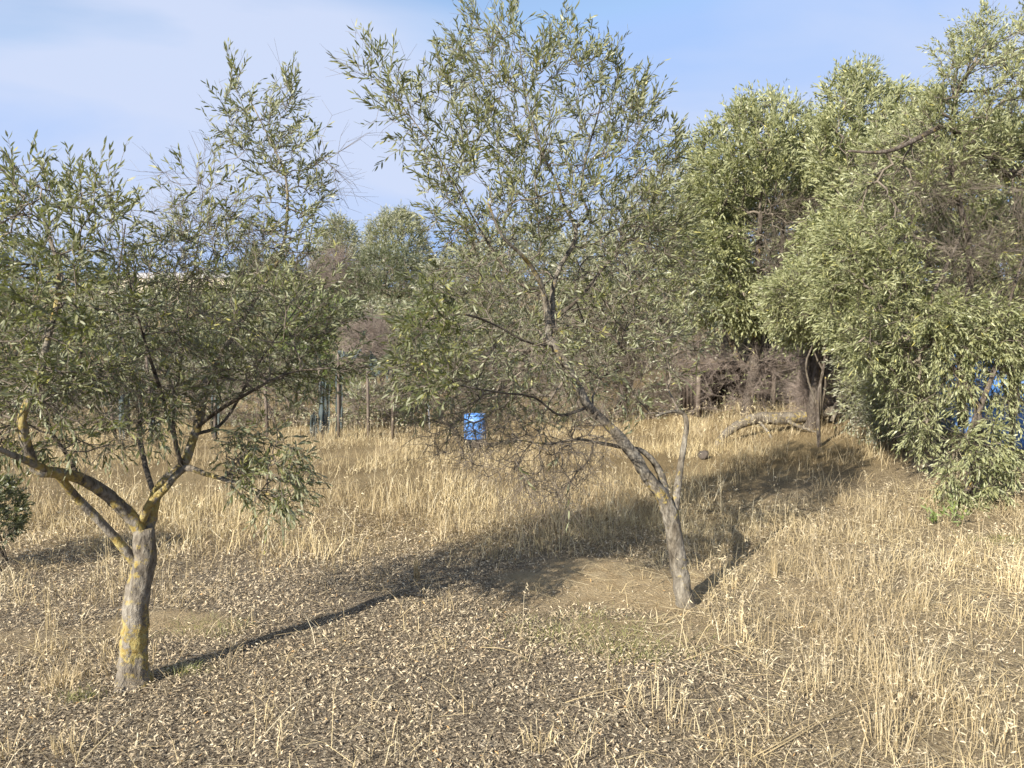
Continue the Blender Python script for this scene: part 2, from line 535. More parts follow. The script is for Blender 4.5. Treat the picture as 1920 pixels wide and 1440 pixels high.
link('ground', me, m, kind='structure')


# ================================================================== trees
def poly_sample(poly, n):
    """points in a pixel polygon and their distance to its edge"""
    poly = np.asarray(poly, float)
    lo, hi = poly.min(0), poly.max(0)
    out_p = np.zeros((0, 2))
    a = poly; b = np.roll(poly, -1, 0)
    while len(out_p) < n:
        q = lo + RNG.random((n * 3, 2)) * (hi - lo)
        c = ((a[None, :, 1] > q[:, None, 1]) != (b[None, :, 1] > q[:, None, 1])) & \
            (q[:, None, 0] < (b - a)[None, :, 0] * (q[:, None, 1] - a[None, :, 1]) / np.where((b - a)[None, :, 1] == 0, 1e-9, (b - a)[None, :, 1]) + a[None, :, 0])
        out_p = np.concatenate([out_p, q[c.sum(1) % 2 == 1]])
    q = out_p[:n]
    ab = b - a
    tt = np.clip(((q[:, None] - a[None]) * ab[None]).sum(-1) / (ab ** 2).sum(-1)[None], 0, 1)
    d = np.linalg.norm(q[:, None] - (a[None] + tt[..., None] * ab[None]), axis=-1).min(1)
    return q, d


def crown_points(poly, n, Yc, D, soft=150, slope=0.0):
    """attraction points: the outline at its distance Yc (m) with depth +-D; slope leans the depth with pixel x"""
    q, d = poly_sample(poly, n)
    th = D * np.sqrt(np.clip(d / soft, 0.02, 1))
    cx = np.mean(np.asarray(poly)[:, 0])
    Yv = Yc + slope * (q[:, 0] - cx) + th * (RNG.random(n) * 2 - 1)
    return np.array([P(px, py, yy) for (px, py), yy in zip(q, Yv)])


def grow(limbs, pts, bf=0.35, seg=0.07, jit=0.25, skip=None):
    """limbs: list of (k,4) resampled polylines. Greedy balanced spanning tree from the limbs to the points."""
    pos = []; par = []; fix = []; plen = []; tdir = []
    for li, lb in enumerate(limbs):
        s0 = 0
        if skip and li in skip: s0 = int(len(lb) * skip[li])
        T = norm(np.gradient(lb[:, :3], axis=0))
        for k in range(s0, len(lb), 3):
            pos.append(lb[k, :3]); par.append(-1); fix.append(lb[k, 3]); plen.append(0.10 * (len(lb) - k) / len(lb)); tdir.append(T[k])
    n0 = len(pos)
    cap = n0 + len(pts) * 40 + 100
    POS = np.zeros((cap, 3)); POS[:n0] = pos
    PAR = np.full(cap, -1); PL = np.zeros(cap); PL[:n0] = plen
    TD = np.zeros((cap, 3)); TD[:n0] = tdir
    FIX = np.zeros(cap); FIX[:n0] = fix
    TIP = np.zeros(cap, bool)
    n = n0
    best = np.full(len(pts), 1e9); who = np.zeros(len(pts), int)

    def update(a, b):
        nonlocal best, who
        dd = np.linalg.norm(pts[:, None] - POS[None, a:b], axis=-1) + bf * PL[None, a:b]
        k = dd.argmin(1); v = dd[np.arange(len(pts)), k]
        better = v < best
        best = np.where(better, v, best); who = np.where(better, k + a, who)
    for a in range(0, n0, 200): update(a, min(n0, a + 200))
    done = np.zeros(len(pts), bool)
    for _ in range(len(pts)):
        i = int(np.where(done, 1e9, best).argmin()); done[i] = True
        j = who[i]
        p0 = POS[j]; p1 = pts[i]; d = np.linalg.norm(p1 - p0)
        k = int(min(30, max(1, math.ceil(d / seg))))
        tt = np.linspace(0, 1, k + 1)[1:, None]
        m0 = TD[j] * d * 0.6
        path = p0 + (p1 - p0) * tt + m0 * tt * (1 - tt) ** 2
        if k > 1:
            path[:-1] += RNG.normal(size=(k - 1, 3)) * seg * jit * 0.5
        pr = j; q0 = p0
        for s_ in range(k):
            POS[n] = path[s_]; PAR[n] = pr; PL[n] = PL[pr] + np.linalg.norm(path[s_] - q0); v = path[s_] - q0
            TD[n] = v / max(1e-6, np.linalg.norm(v)); q0 = path[s_]; pr = n; n += 1
        TIP[n - 1] = True
        update(n - k, n)
    return POS[:n], PAR[:n], FIX[:n], TD[:n], TIP[:n], n0


def radii(PAR, FIX, TIP, n0, rtip, expo=0.50):
    n = len(PAR); w = TIP.astype(float)
    for i in range(n - 1, n0 - 1, -1):
        w[PAR[i]] += w[i]
    r = rtip * np.maximum(w, 1) ** expo
    for i in range(n0, n):
        pr = FIX[PAR[i]] * 0.6 if PAR[i] < n0 else r[PAR[i]]
        r[i] = max(rtip * 0.9, min(r[i], pr))
    r[:n0] = FIX[:n0]
    return r


def shoots(POS, TD, idx, per, K, slen, llen, lwid, up=0.5, out_from=None, droop=0.0, spread=0.8, stem_r=0.0013):
    """leafy shoots at nodes idx -> leaves and stem prisms"""
    idx = np.repeat(idx, per)
    M_ = len(idx)
    d = TD[idx] * 0.7 + RNG.normal(size=(M_, 3)) * spread * 0.62 + np.array([0, 0, up])
    if out_from is not None: d += norm(POS[idx] - out_from) * 0.45
    d = norm(d)
    Ls = slen * (0.6 + 0.8 * RNG.random(M_))
    base = POS[idx]
    t = np.linspace(0.08, 1, K)
    bend = RNG.normal(size=(M_, 3)) * 0.12 + np.array([0, 0, -droop])
    tb = t[None, :, None]
    pos = base[:, None] + d[:, None] * Ls[:, None, None] * tb + bend[:, None] * Ls[:, None, None] * tb ** 2
    dd = norm(d[:, None] + 2 * bend[:, None] * tb)
    ref = norm(np.cross(d, rand_dir(M_)))
    b2 = np.cross(d, ref)
    roll = (np.arange(K) // 2) * (PI / 2) + (np.arange(K) % 2) * PI
    roll = roll[None] + RNG.random((M_, 1)) * 6.28 + RNG.normal(size=(M_, K)) * 0.35
    perp = np.cos(roll)[..., None] * ref[:, None] + np.sin(roll)[..., None] * b2[:, None]
    ang = np.radians(16 + 34 * RNG.random((M_, K))) * (1.05 - 0.5 * t[None])
    ld = norm(dd * np.cos(ang)[..., None] + perp * np.sin(ang)[..., None] + np.array([0, 0, -0.12]) + RNG.normal(size=(M_, K, 3)) * 0.24)
    nr = norm(dd * np.sin(ang)[..., None] - perp * np.cos(ang)[..., None])
    nr = norm(-nr + np.array([0, 0, 0.45]) + RNG.normal(size=(M_, K, 3)) * 0.35) * 1.0
    keep = RNG.random((M_, K)) < 0.86
    sz = (0.62 + 0.5 * RNG.random((M_, K))) * (1 - 0.25 * np.abs(t[None] - 0.55))
    tone = np.clip(RNG.normal(0.42, 0.17, (M_, 1)) + RNG.normal(0, 0.16, (M_, K)), 0, 0.93)
    tone = np.where(RNG.random((M_, K)) < 0.012, 1.0, tone)
    k = keep
    stem = (base, base + d * Ls[:, None] * 0.5 + bend * Ls[:, None] * 0.25, base + d * Ls[:, None] + bend * Ls[:, None])
    V1, F1 = prisms(stem[0], stem[1], np.full(M_, stem_r), np.full(M_, stem_r * .8), 3)
    V2, F2 = prisms(stem[1], stem[2], np.full(M_, stem_r * .8), np.full(M_, stem_r * .5), 3)
    lv = dict(pos=pos[k], d=ld[k], n=nr[k], ln=llen * sz[k], wd=lwid * (0.75 + 0.5 * RNG.random(k.sum())), cu=RNG.normal(0.05, 0.06, k.sum()), rnd=tone[k])
    return lv, [(V1, F1), (V2, F2)]


def cat_leaves(ls):
    return {k: np.concatenate([l[k] for l in ls]) for k in ls[0]}


LEAFVAR = {}


def leaf_variants(mat):
    if mat.name in LEAFVAR: return LEAFVAR[mat.name]
    res = []
    for i in range(10):
        me = leaf_mesh('leaf', np.zeros((1, 3)), np.array([[0, 1.0, 0]]), np.array([[0, 0, 1.0]]), np.array([1.0]), np.array([0.2 + 0.02 * (i % 3)]), np.array([RNG.normal(0.05, 0.05)]), np.array([min(0.93, 0.12 + 0.08 * i)]))
        me.materials.append(mat); res.append(me)
    LEAFVAR[mat.name] = res
    return res


def plant(name, label, cat, base, limbs, crown, leafmat, twigmat, barkmat, group=None, rtip=0.0016, bf=0.35, seg=0.07,
          n_leaf_parts=0, limb_names=None, skip=None, step=0.025, sides=14, extra_twig=None, rough=0.22, jit=0.25, simple=False):
    """crown: list of dict(pts, per, K, slen, llen, lwid, up, droop, leafy)"""
    root = thing(name, label, cat, base, 0, group)
    base = np.asarray(base, float)
    rl = []
    for i, lb in enumerate(limbs):
        lb = np.asarray(lb, float)
        c = catmull(lb, step)
        if len(c) > 6:
            c[2:-1, :3] += (RNG.normal(size=(len(c) - 3, 3)) * c[2:-1, 3:4] * 0.05)
        rl.append(c)
        mb = MB(); mb.tube(c[:, :3], c[:, 3], (26 if step < .05 and i == 0 else sides) if c[:, 3].max() > 0.02 else 7, rough, seed=i * 3 + len(crown), flare=(step < .05 and i == 0))
        me = mb.mesh('wood', True, base)
        link((limb_names[i] if limb_names else ('trunk' if i == 0 else 'limb')), me, barkmat if c[:, 3].max() > .0175 else M['bark_thin'], root)
    pts = np.concatenate([c['pts'] for c in crown])
    cid = np.concatenate([np.full(len(c['pts']), i) for i, c in enumerate(crown)])
    POS, PAR, FIX, TD, TIP, n0 = grow(rl, pts, bf, seg, jit, skip)
    r = radii(PAR, FIX, TIP, n0, rtip)
    e = np.arange(n0, len(POS))
    p0 = POS[PAR[e]]; p1 = POS[e]
    r0 = np.where(PAR[e] < n0, r[e] * 1.1, r[PAR[e]])
    mb = MB()
    thick = r[e] > 0.006
    for msk, sd in ((thick, 6), (~thick, 3)):
        if msk.any():
            V, F = prisms(p0[msk], p1[msk] + (p1[msk] - p0[msk]) * 0.06, r0[msk], r[e][msk], sd); mb.add(V, f4=F)
    ls = []
    # which crown each node belongs to: nearest attraction point
    tips = np.where(TIP)[0]
    tid = np.zeros(len(tips), int)
    for a in range(0, len(tips), 400):
        dd = ((POS[tips[a:a + 400], None] - pts[None]) ** 2).sum(-1)
        tid[a:a + 400] = cid[dd.argmin(1)]
    cen = pts.mean(0)
    side_nodes = e[(r[e] < rtip * 2.2)]
    for i, c in enumerate(crown):
        idx = idx_all = tips[tid == i]
        if c.get('leafy', 1) < 1: idx = idx[RNG.random(len(idx)) < c['leafy']]
        if len(idx_all) == 0: continue
        if len(idx) == 0: idx = idx_all[:1]
        per = c.get('per', 2)
        if per < 1: idx = idx[RNG.random(len(idx)) < per]; per = 1
        lv, st = shoots(POS, TD, idx, int(per), c.get('K', 12), c.get('slen', 0.14), c.get('llen', 0.065), c.get('lwid', 0.012), c.get('up', 0.5), cen, c.get('droop', 0.05))
        ls.append(lv)
        for V, F in ((st[:1] if base[1] < 15.5 else []) if simple else st): mb.add(V, f4=F)
        # bare fine twigs between
        nb = int(len(idx_all) * c.get('bare', 0.6))
        if nb:
            near_n = e[(r[e] < rtip * 3)]
            q = RNG.choice(idx_all, nb)
            if c.get('bare', .6) > 3 and len(near_n):
                q = np.where(RNG.random(nb) < .8, q, RNG.choice(near_n, nb))
            dv = norm(TD[q] + RNG.normal(size=(nb, 3)) * 0.7) * (0.08 + 0.16 * RNG.random((nb, 1))) * c.get('bare_len', 1.0)
            mid = POS[q] + dv * .55 + RNG.normal(size=(nb, 3)) * 0.02 * c.get('bare_len', 1.0); en = POS[q] + dv
            if simple:
                V, F = prisms(POS[q], en, np.full(nb, rtip * .7), np.full(nb, rtip * .35), 3); mb.add(V, f4=F)
            else:
                # crooked twig with a side twig
                sd_ = mid + norm(dv + RNG.normal(size=(nb, 3)) * .12) * np.linalg.norm(dv, axis=1)[:, None] * .5
                V, F = prisms(POS[q], mid, np.full(nb, rtip * .8), np.full(nb, rtip * .6), 3); mb.add(V, f4=F)
                V, F = prisms(mid, en, np.full(nb, rtip * .6), np.full(nb, rtip * .35), 3); mb.add(V, f4=F)
                V, F = prisms(mid, sd_, np.full(nb, rtip * .5), np.full(nb, rtip * .3), 3); mb.add(V, f4=F)
    if extra_twig is not None:
        extra_twig(mb, POS, TD, tips, tid, rtip)
    link('twig_tangle', mb.mesh('twigs', False, base), twigmat, root, 'stuff')
    if ls:
        lv = cat_leaves(ls)
        sel = np.zeros(len(lv['pos']), bool)
        if n_leaf_parts:
            dcam = np.linalg.norm(lv['pos'] - np.array([0, 0, CAM_H]), axis=1)
            ix = (lv['pos'][:, 0] / lv['pos'][:, 1]); vis = (np.abs(ix) < 0.64) & (lv['ln'] > np.median(lv['ln']))
            order = np.argsort(np.where(vis, dcam, 99))[:n_leaf_parts]
            sel[order] = True
            var = leaf_variants(leafmat)
            for q in order:
                d = lv['d'][q]; s_ = norm(np.cross(d, lv['n'][q])); nn = np.cross(s_, d)
                me = var[int(min(9, lv['rnd'][q] * 10))]
                o = bpy.data.objects.new('leaf', me); COL.objects.link(o); o.parent = root
                R = Matrix(((s_[0], d[0], nn[0], 0), (s_[1], d[1], nn[1], 0), (s_[2], d[2], nn[2], 0), (0, 0, 0, 1)))
                o.matrix_local = Matrix.Translation(Vector(lv['pos'][q] - base)) @ R @ Matrix.Scale(float(lv['ln'][q]), 4)
        kp = ~sel
        me = leaf_mesh('foliage', *[lv[k][kp] for k in ('pos', 'd', 'n', 'ln', 'wd', 'cu', 'rnd')], off=base, simple=simple)
        link('foliage', me, leafmat, root, 'stuff')
    return root


def LP(lst):
    """pixel limb list (px,py,Y,r) -> xyz r"""
    return np.array([np.append(P(a, b, c), d) for a, b, c, d in lst])


# ---------------------------------------------------------------- centre tree
gb = ground_at(1285, 1140)
cy = gb[1]
trunk = LP([(1290, 1165, cy, .068), (1285, 1130, cy, .060), (1277, 1080, cy, .054), (1266, 1020, cy, .051), (1258, 975, cy, .052), (1243, 935, cy, .047), (1208, 885, cy, .040), (1176, 838, cy - .02, .036), (1138, 795, cy - .05, .033), (1103, 762, cy - .08, .031), (1078, 715, cy - .1, .029), (1050, 665, cy - .12, .027), (1028, 635, cy - .12, .026)])
lm = [trunk,
      LP([(1262, 985, cy, .035), (1268, 930, cy + .05, .026), (1275, 880, cy + .12, .021), (1283, 830, cy + .16, .018), (1287, 795, cy + .18, .016), (1280, 774, cy + .18, .013), (1255, 772, cy + .14, .010), (1230, 780, cy + .1, .007)]),
      LP([(1247, 945, cy, .034), (1243, 905, cy + .08, .027), (1232, 875, cy + .12, .022), (1205, 847, cy + .1, .018), (1165, 838, cy + .02, .014), (1120, 830, cy - .1, .010), (1080, 824, cy - .2, .008), (1030, 832, cy - .35, .006), (970, 825, cy - .5, .004)]),
      LP([(1028, 637, cy - .12, .024), (1026, 590, cy - .1, .021), (1018, 545, cy - .12, .018), (1000, 505, cy - .2, .014), (975, 475, cy - .3, .011), (940, 440, cy - .4, .008), (915, 380, cy - .45, .006)]),
      LP([(1030, 640, cy - .12, .023), (1037, 595, cy - .05, .020), (1036, 545, cy, .017), (1050, 500, cy + .05, .015), (1076, 455, cy + .1, .013), (1078, 425, cy + .1, .012), (1060, 390, cy + .1, .010), (1045, 345, cy + .05, .008), (1010, 270, cy, .006), (985, 180, cy, .004), (975, 90, cy, .003)]),
      LP([(1078, 428, cy + .1, .011), (1102, 402, cy + .15, .009), (1090, 360, cy + .2, .007), (1100, 290, cy + .25, .006), (1125, 200, cy + .3, .004), (1130, 120, cy + .3, .003)]),
      LP([(1036, 600, cy - .05, .014), (1085, 560, cy + .1, .012), (1130, 505, cy + .25, .010), (1175, 455, cy + .4, .008), (1215, 400, cy + .5, .006), (1235, 320, cy + .55, .004)]),
      LP([(1033, 620, cy - .1, .014), (1090, 610, cy - .15, .012), (1140, 625, cy - .25, .010), (1165, 650, cy - .3, .009)]),
      LP([(1100, 765, cy - .08, .010), (1050, 778, cy - .3, .007), (1000, 745, cy - .5, .006), (930, 735, cy - .75, .005), (850, 720, cy - .95, .004)]),
      LP([(1040, 650, cy - .12, .010), (985, 640, cy - .35, .007), (930, 610, cy - .5, .006), (870, 590, cy - .75, .006), (800, 600, cy - .95, .004)]),
      LP([(1015, 548, cy - .12, .010), (960, 520, cy - .1, .008), (900, 430, cy, .006), (850, 340, cy, .005), (800, 260, cy, .004), (745, 190, cy, .003), (690, 130, cy, .002)]),
      ]
for q_ in lm: q_[:, 3] *= .9
top = [(800, 330), (850, 270), (830, 190), (800, 130), (850, 120), (885, 40), (960, 30), (1000, 80), (1075, 50), (1110, 105), (1180, 130), (1210, 180), (1250, 230), (1275, 280), (1290, 380), (1270, 470), (1100, 440), (900, 460), (805, 430)]
mid_c = [(805, 420), (900, 400), (1100, 420), (1280, 400), (1320, 520), (1330, 620), (1290, 710), (1150, 730), (1040, 790), (900, 810), (800, 790), (745, 765), (715, 690), (760, 610), (800, 550)]
left_s = [(655, 110), (700, 85), (720, 130), (790, 150), (860, 220), (880, 330), (800, 340), (760, 290), (700, 190)]
dead_c = [(840, 800), (950, 790), (1100, 790), (1160, 830), (1100, 900), (1040, 960), (960, 920), (860, 870), (760, 830)]
crown = [
    dict(pts=crown_points(top, 400, cy, .75), per=3, K=12, slen=.15, llen=.055, lwid=.0088, up=.75, bare=.4),
    dict(pts=crown_points(mid_c, 690, cy + .22, .85), per=2, K=11, slen=.13, llen=.050, lwid=.0085, up=.25, leafy=.9, bare=2.2, bare_len=1.1),
    dict(pts=crown_points([(770, 590), (810, 500), (870, 570), (870, 720), (800, 750), (755, 725), (740, 690)], 92, cy - 1.05, .4), per=2, K=11, slen=.12, llen=.052, lwid=.0085, up=.3, bare=.6),
    dict(pts=crown_points(left_s, 75, cy, .4, 80), per=2, K=12, slen=.14, llen=.062, lwid=.0098, up=.6, bare=.4),
    dict(pts=crown_points(dead_c, 270, cy - .3, .5), per=1, K=8, leafy=.03, up=0, bare=4, bare_len=1.1),
    dict(pts=crown_points([(1120, 700), (1190, 690), (1230, 800), (1160, 780)], 12, cy + .15, .2, 60), per=1, K=10, slen=.12, llen=.065, up=.2, droop=.2, bare=.3),
]
plant('olive_tree', 'leaning young olive tree with bare pale trunk in the middle of the photo', 'tree', gb, lm, crown, M['leaf'], M['twig'], M['bark_pale'],
      n_leaf_parts=290, limb_names=['trunk'] + ['limb'] * 10, skip={0: 0.62, 1: .55, 2: .45}, rtip=.0016)

# ---------------------------------------------------------------- left tree
gl = ground_at(252, 1282)
ly = gl[1]
lm = [LP([(250, 1315, ly, .075), (250, 1275, ly, .066), (250, 1220, ly, .058), (254, 1160, ly, .056), (264, 1090, ly, .054), (272, 1035, ly, .053), (270, 990, ly, .050)]),
      LP([(270, 1010, ly, .040), (240, 965, ly - .05, .034), (190, 920, ly - .15, .030), (140, 893, ly - .28, .028), (95, 885, ly - .38, .027), (68, 880, ly - .42, .026), (52, 845, ly - .45, .023), (42, 790, ly - .5, .020), (58, 735, ly - .5, .017), (90, 640, ly - .5, .013), (110, 520, ly - .5, .009), (80, 400, ly - .5, .006)]),
      LP([(262, 1065, ly, .034), (225, 1020, ly - .06, .024), (180, 970, ly - .14, .020), (140, 928, ly - .22, .018), (105, 890, ly - .34, .017), (40, 860, ly - .55, .014), (-30, 820, ly - .7, .011), (-90, 700, ly - .8, .008)]),
      LP([(272, 1015, ly, .038), (284, 960, ly + .04, .033), (296, 920, ly + .07, .030), (322, 890, ly + .08, .028), (346, 868, ly + .1, .026), (362, 825, ly + .14, .023), (374, 785, ly + .2, .024), (384, 735, ly + .28, .024), (402, 685, ly + .36, .018), (440, 625, ly + .45, .014), (485, 550, ly + .5, .012), (525, 480, ly + .52, .010), (538, 410, ly + .5, .008), (535, 330, ly + .5, .006), (505, 260, ly + .5, .004), (470, 190, ly + .5, .0025)]),
      LP([(264, 985, ly, .022), (280, 945, ly - .06, .022), (310, 915, ly - .05, .020), (345, 878, ly + .02, .020), (385, 888, ly - .02, .013), (425, 900, ly - .1, .011), (470, 915, ly - .16, .008), (530, 935, ly - .2, .005)]),
      LP([(290, 930, ly + .1, .016), (274, 880, ly + .25, .015), (262, 820, ly + .35, .014), (262, 760, ly + .4, .012), (240, 680, ly + .45, .009), (220, 560, ly + .5, .006), (235, 420, ly + .5, .004)]),
      LP([(340, 872, ly + .08, .012), (320, 800, ly + .02, .010), (300, 730, ly - .05, .009), (275, 650, ly - .12, .007), (250, 560, ly - .2, .005), (230, 450, ly - .25, .003)]),
      LP([(338, 868, ly + .08, .010), (325, 780, ly + .15, .008), (340, 680, ly + .2, .006), (355, 560, ly + .25, .005), (375, 430, ly + .3, .003), (380, 360, ly + .3, .002)]),
      LP([(370, 800, ly + .16, .013), (410, 770, ly + .05, .010), (460, 740, ly - .05, .008), (540, 700, ly - .1, .006), (620, 690, ly - .12, .004)]),
      LP([(366, 815, ly + .14, .011), (420, 790, ly + .3, .009), (480, 690, ly + .45, .007), (540, 600, ly + .55, .005), (590, 540, ly + .6, .003)]),
      LP([(150, 905, ly - .26, .012), (130, 860, ly - .22, .010), (90, 780, ly - .2, .008), (150, 680, ly - .15, .006), (140, 560, ly - .1, .004)]),
      ]
for q_ in lm[1:]: q_[:, 3] *= .86
lead = [(435, 118), (470, 165), (505, 190), (548, 150), (552, 225), (585, 280), (605, 350), (595, 420), (545, 440), (480, 340), (425, 270), (420, 205)]
leftm = [(-160, 300), (0, 310), (50, 300), (100, 350), (170, 325), (250, 350), (275, 380), (270, 420), (230, 480), (260, 560), (230, 700), (100, 760), (-160, 800)]
midm = [(230, 480), (310, 430), (380, 400), (470, 420), (560, 440), (620, 470), (640, 560), (600, 660), (500, 740), (380, 760), (250, 760), (200, 660)]
sparse = [(290, 330), (330, 310), (410, 285), (470, 340), (530, 440), (450, 430), (380, 410), (310, 440), (270, 420)]
low_r = [(440, 800), (520, 780), (560, 850), (590, 900), (560, 950), (500, 965), (440, 920), (400, 890)]
rt = [(560, 560), (640, 560), (680, 650), (690, 700), (620, 740), (540, 740), (520, 650)]
lowl = [(-160, 700), (60, 680), (240, 680), (340, 720), (320, 830), (200, 850), (60, 850), (-160, 870)]
crown = [
    dict(pts=crown_points(lead, 84, ly + .5, .35, 80), per=3, K=13, slen=.13, llen=.044, lwid=.0078, up=.7, bare=.8),
    dict(pts=crown_points(leftm, 470, ly - .45, .55), per=2, K=13, slen=.13, llen=.043, lwid=.0074, up=.5, bare=.4),
    dict(pts=crown_points(midm, 480, ly + .15, .6), per=2, K=11, slen=.11, llen=.042, lwid=.0072, up=.4, bare=2.5),
    dict(pts=crown_points(sparse, 80, ly + .3, .35, 60), per=1, K=9, slen=.10, llen=.048, lwid=.010, up=.5, leafy=.6, bare=2),
    dict(pts=crown_points([(590, 230), (625, 250), (640, 300), (650, 400), (600, 440), (590, 330)], 16, ly + .5, .2, 40), per=1, K=6, leafy=.1, bare=3, bare_len=1.3),
    dict(pts=crown_points(low_r, 100, ly - .12, .25, 60), per=2, K=11, slen=.10, llen=.044, lwid=.0082, up=-.15, droop=.2, bare=.8),
    dict(pts=crown_points(rt, 75, ly + .2, .4, 80), per=2, K=12, slen=.11, llen=.042, lwid=.0074, up=.3, bare=.6),
    dict(pts=crown_points(lowl, 250, ly - .25, .55), per=2, K=11, slen=.11, llen=.044, lwid=.0080, up=.0, droop=.1, leafy=.9, bare=2.6),
]
plant('olive_tree', 'forked olive tree with yellow lichen on its trunk at the left of the photo', 'tree', gl, lm, crown, M['leaf'], M['twig'], M['bark'],
      n_leaf_parts=290, limb_names=['trunk'] + ['limb'] * 10, skip={0: 0.98, 1: .5, 2: .6, 3: .35, 4: .5}, rtip=.0013, seg=.06)


# ---------------------------------------------------------------- bigger trees at the right and behind
def auto_tree(name, label, base_px, Yb, polys, leafmat, group=None, trunks=None, twigmat='twig', barkmat='bark_far', cat='tree', rt=.003, seg=.15, tr=.09, ntr=3, bf=.3, simple=True, dens=2.0):
    """a tree standing at pixel column base_px at distance Yb; polys = crown dicts with poly, n, Y, D"""
    x = P(base_px, 700, Yb)[0]
    b = np.array([x, Yb, float(height(x, Yb))])
    cr = []
    for c in polys:
        c = dict(c)
        c['pts'] = crown_points(c.pop('poly'), c.pop('n'), c.pop('Y'), c.pop('D'), c.pop('soft', 150), c.pop('slope', 0.0))
        cr.append(c)
    allp = np.concatenate([c['pts'] for c in cr])
    allp = allp[allp[:, 2] > b[2] + .1]
    cen = allp.mean(0)
    H = cen[2] - b[2]
    lms = []
    for k in range(ntr):
        tgt = cen + (allp[RNG.integers(len(allp))] - cen) * (0.55 if k else 0.15)
        s0 = b + np.array([0, 0, -0.1 if k == 0 else H * 0.22])
        pp = [np.append(s0, tr * (1.15 if k == 0 else .62))]
        for u in (.3, .6, 1.0):
            q = s0 + (tgt - s0) * u + RNG.normal(size=3) * 0.05 * H
            q[2] = s0[2] + (tgt[2] - s0[2]) * (u ** .8)
            pp.append(np.append(q, tr * (1 - .7 * u) * (1 if k == 0 else .6)))
        lms.append(np.array(pp))
    if trunks: lms += trunks
    for c in cr:
        c.setdefault('bare', 1.0)
        if c.get('leafy', 1) == 1: c['per'] = int(round(c.get('per', 2) * dens))
    return plant(name, label, cat, b, lms, cr, M[leafmat], M[twigmat], M[barkmat], group, rtip=rt, seg=seg, bf=bf, step=.10, sides=9, jit=.3, simple=simple)


G_BACK = 'trees and bushes behind the dry field'
# near right tree with hanging shoots
auto_tree('olive_tree', 'large pale green bushy olive tree hanging over blue drums at the right edge', 1812, 6.6, [
    dict(poly=[(1850, 18), (1800, 60), (1755, 110), (1750, 190), (1790, 260), (1900, 300), (2150, 300), (2150, 60), (1960, 60), (1930, 10), (1900, 40), (1870, 60)], n=420, Y=7.3, D=1.0, per=2, K=12, slen=.16, llen=.058, lwid=.0115, up=.45),
    dict(poly=[(1740, 180), (1650, 250), (1600, 330), (1570, 420), (1640, 460), (1760, 400), (1900, 330), (2100, 300), (1900, 250)], n=330, Y=7.4, D=.9, per=2, K=12, slen=.16, llen=.058, lwid=.0115, up=.3, bare=2.5),
    dict(poly=[(1560, 430), (1680, 400), (1750, 460), (1720, 560), (1700, 640), (1660, 700), (1600, 690), (1560, 620), (1530, 540)], n=330, Y=6.9, D=.6, per=2, K=12, slen=.18, llen=.062, lwid=.0120, up=.1, droop=.1),
    dict(poly=[(1640, 300), (1920, 280), (2100, 320), (2100, 560), (1920, 580), (1780, 560), (1680, 460)], n=300, Y=7.3, D=.8, per=3, K=9, leafy=.4, slen=.16, llen=.065, lwid=.0125, up=-.1, bare=22, bare_len=1.7),
    dict(poly=[(1720, 560), (1920, 560), (2080, 560), (2080, 720), (1920, 700), (1860, 690), (1840, 640), (1740, 640)], n=360, Y=6.7, D=.5, per=2, K=12, slen=.18, llen=.060, lwid=.0120, up=0, droop=.15),
    dict(poly=[(1650, 640), (1745, 640), (1755, 770), (1740, 860), (1680, 790), (1640, 720)], n=150, Y=7.2, D=.5, soft=60, per=2, K=11, slen=.15, llen=.055, lwid=.011, up=.1, droop=.1, bare=4),
    dict(poly=[(1780, 820), (1860, 780), (1900, 860), (1910, 930), (1830, 945), (1760, 930)], n=85, Y=6.5, D=.3, soft=60, per=2, K=11, slen=.15, llen=.066, lwid=.013, up=0, droop=.2, bare=2),
    dict(poly=[(1750, 620), (1930, 620), (1950, 730), (1900, 790), (1860, 740), (1830, 790), (1760, 720)], n=120, Y=6.8, D=.3, soft=60, per=2, K=10, slen=.15, llen=.066, lwid=.013, up=-.2, droop=.3, bare=3),
], 'leaf_light', tr=.04, ntr=2, seg=.12, rt=.0022, simple=True, dens=2.3,
    trunks=[LP([(1806, 800, 7.6, .045), (1803, 760, 7.6, .04), (1806, 720, 7.6, .038), (1800, 640, 7.5, .035), (1820, 500, 7.4, .03), (1800, 380, 7.3, .024), (1770, 250, 7.3, .016)]),
            LP([(1900, 330, 7.2, .03), (1790, 245, 7.3, .028), (1760, 240, 7.2, .026), (1710, 265, 7.0, .022), (1660, 285, 6.9, .016), (1590, 283, 6.9, .010)])])

auto_tree('olive_tree', 'broad pale olive tree whose crown rises behind the bushy one at the right', 1520, 11.0, [
    dict(poly=[(1560, 150), (1620, 125), (1650, 180), (1740, 170), (1760, 300), (1640, 420), (1560, 420), (1530, 300), (1535, 230)], n=430, Y=10.8, D=1.2, per=3, K=11, slen=.22, llen=.085, lwid=.020, up=.45),
    dict(poly=[(1530, 400), (1640, 400), (1700, 560), (1640, 680), (1560, 640), (1480, 640), (1440, 560)], n=460, Y=10.4, D=1.0, per=3, K=11, slen=.22, llen=.085, lwid=.020, up=.1, droop=.15),
], 'leaf_light', tr=.09, rt=.0028)

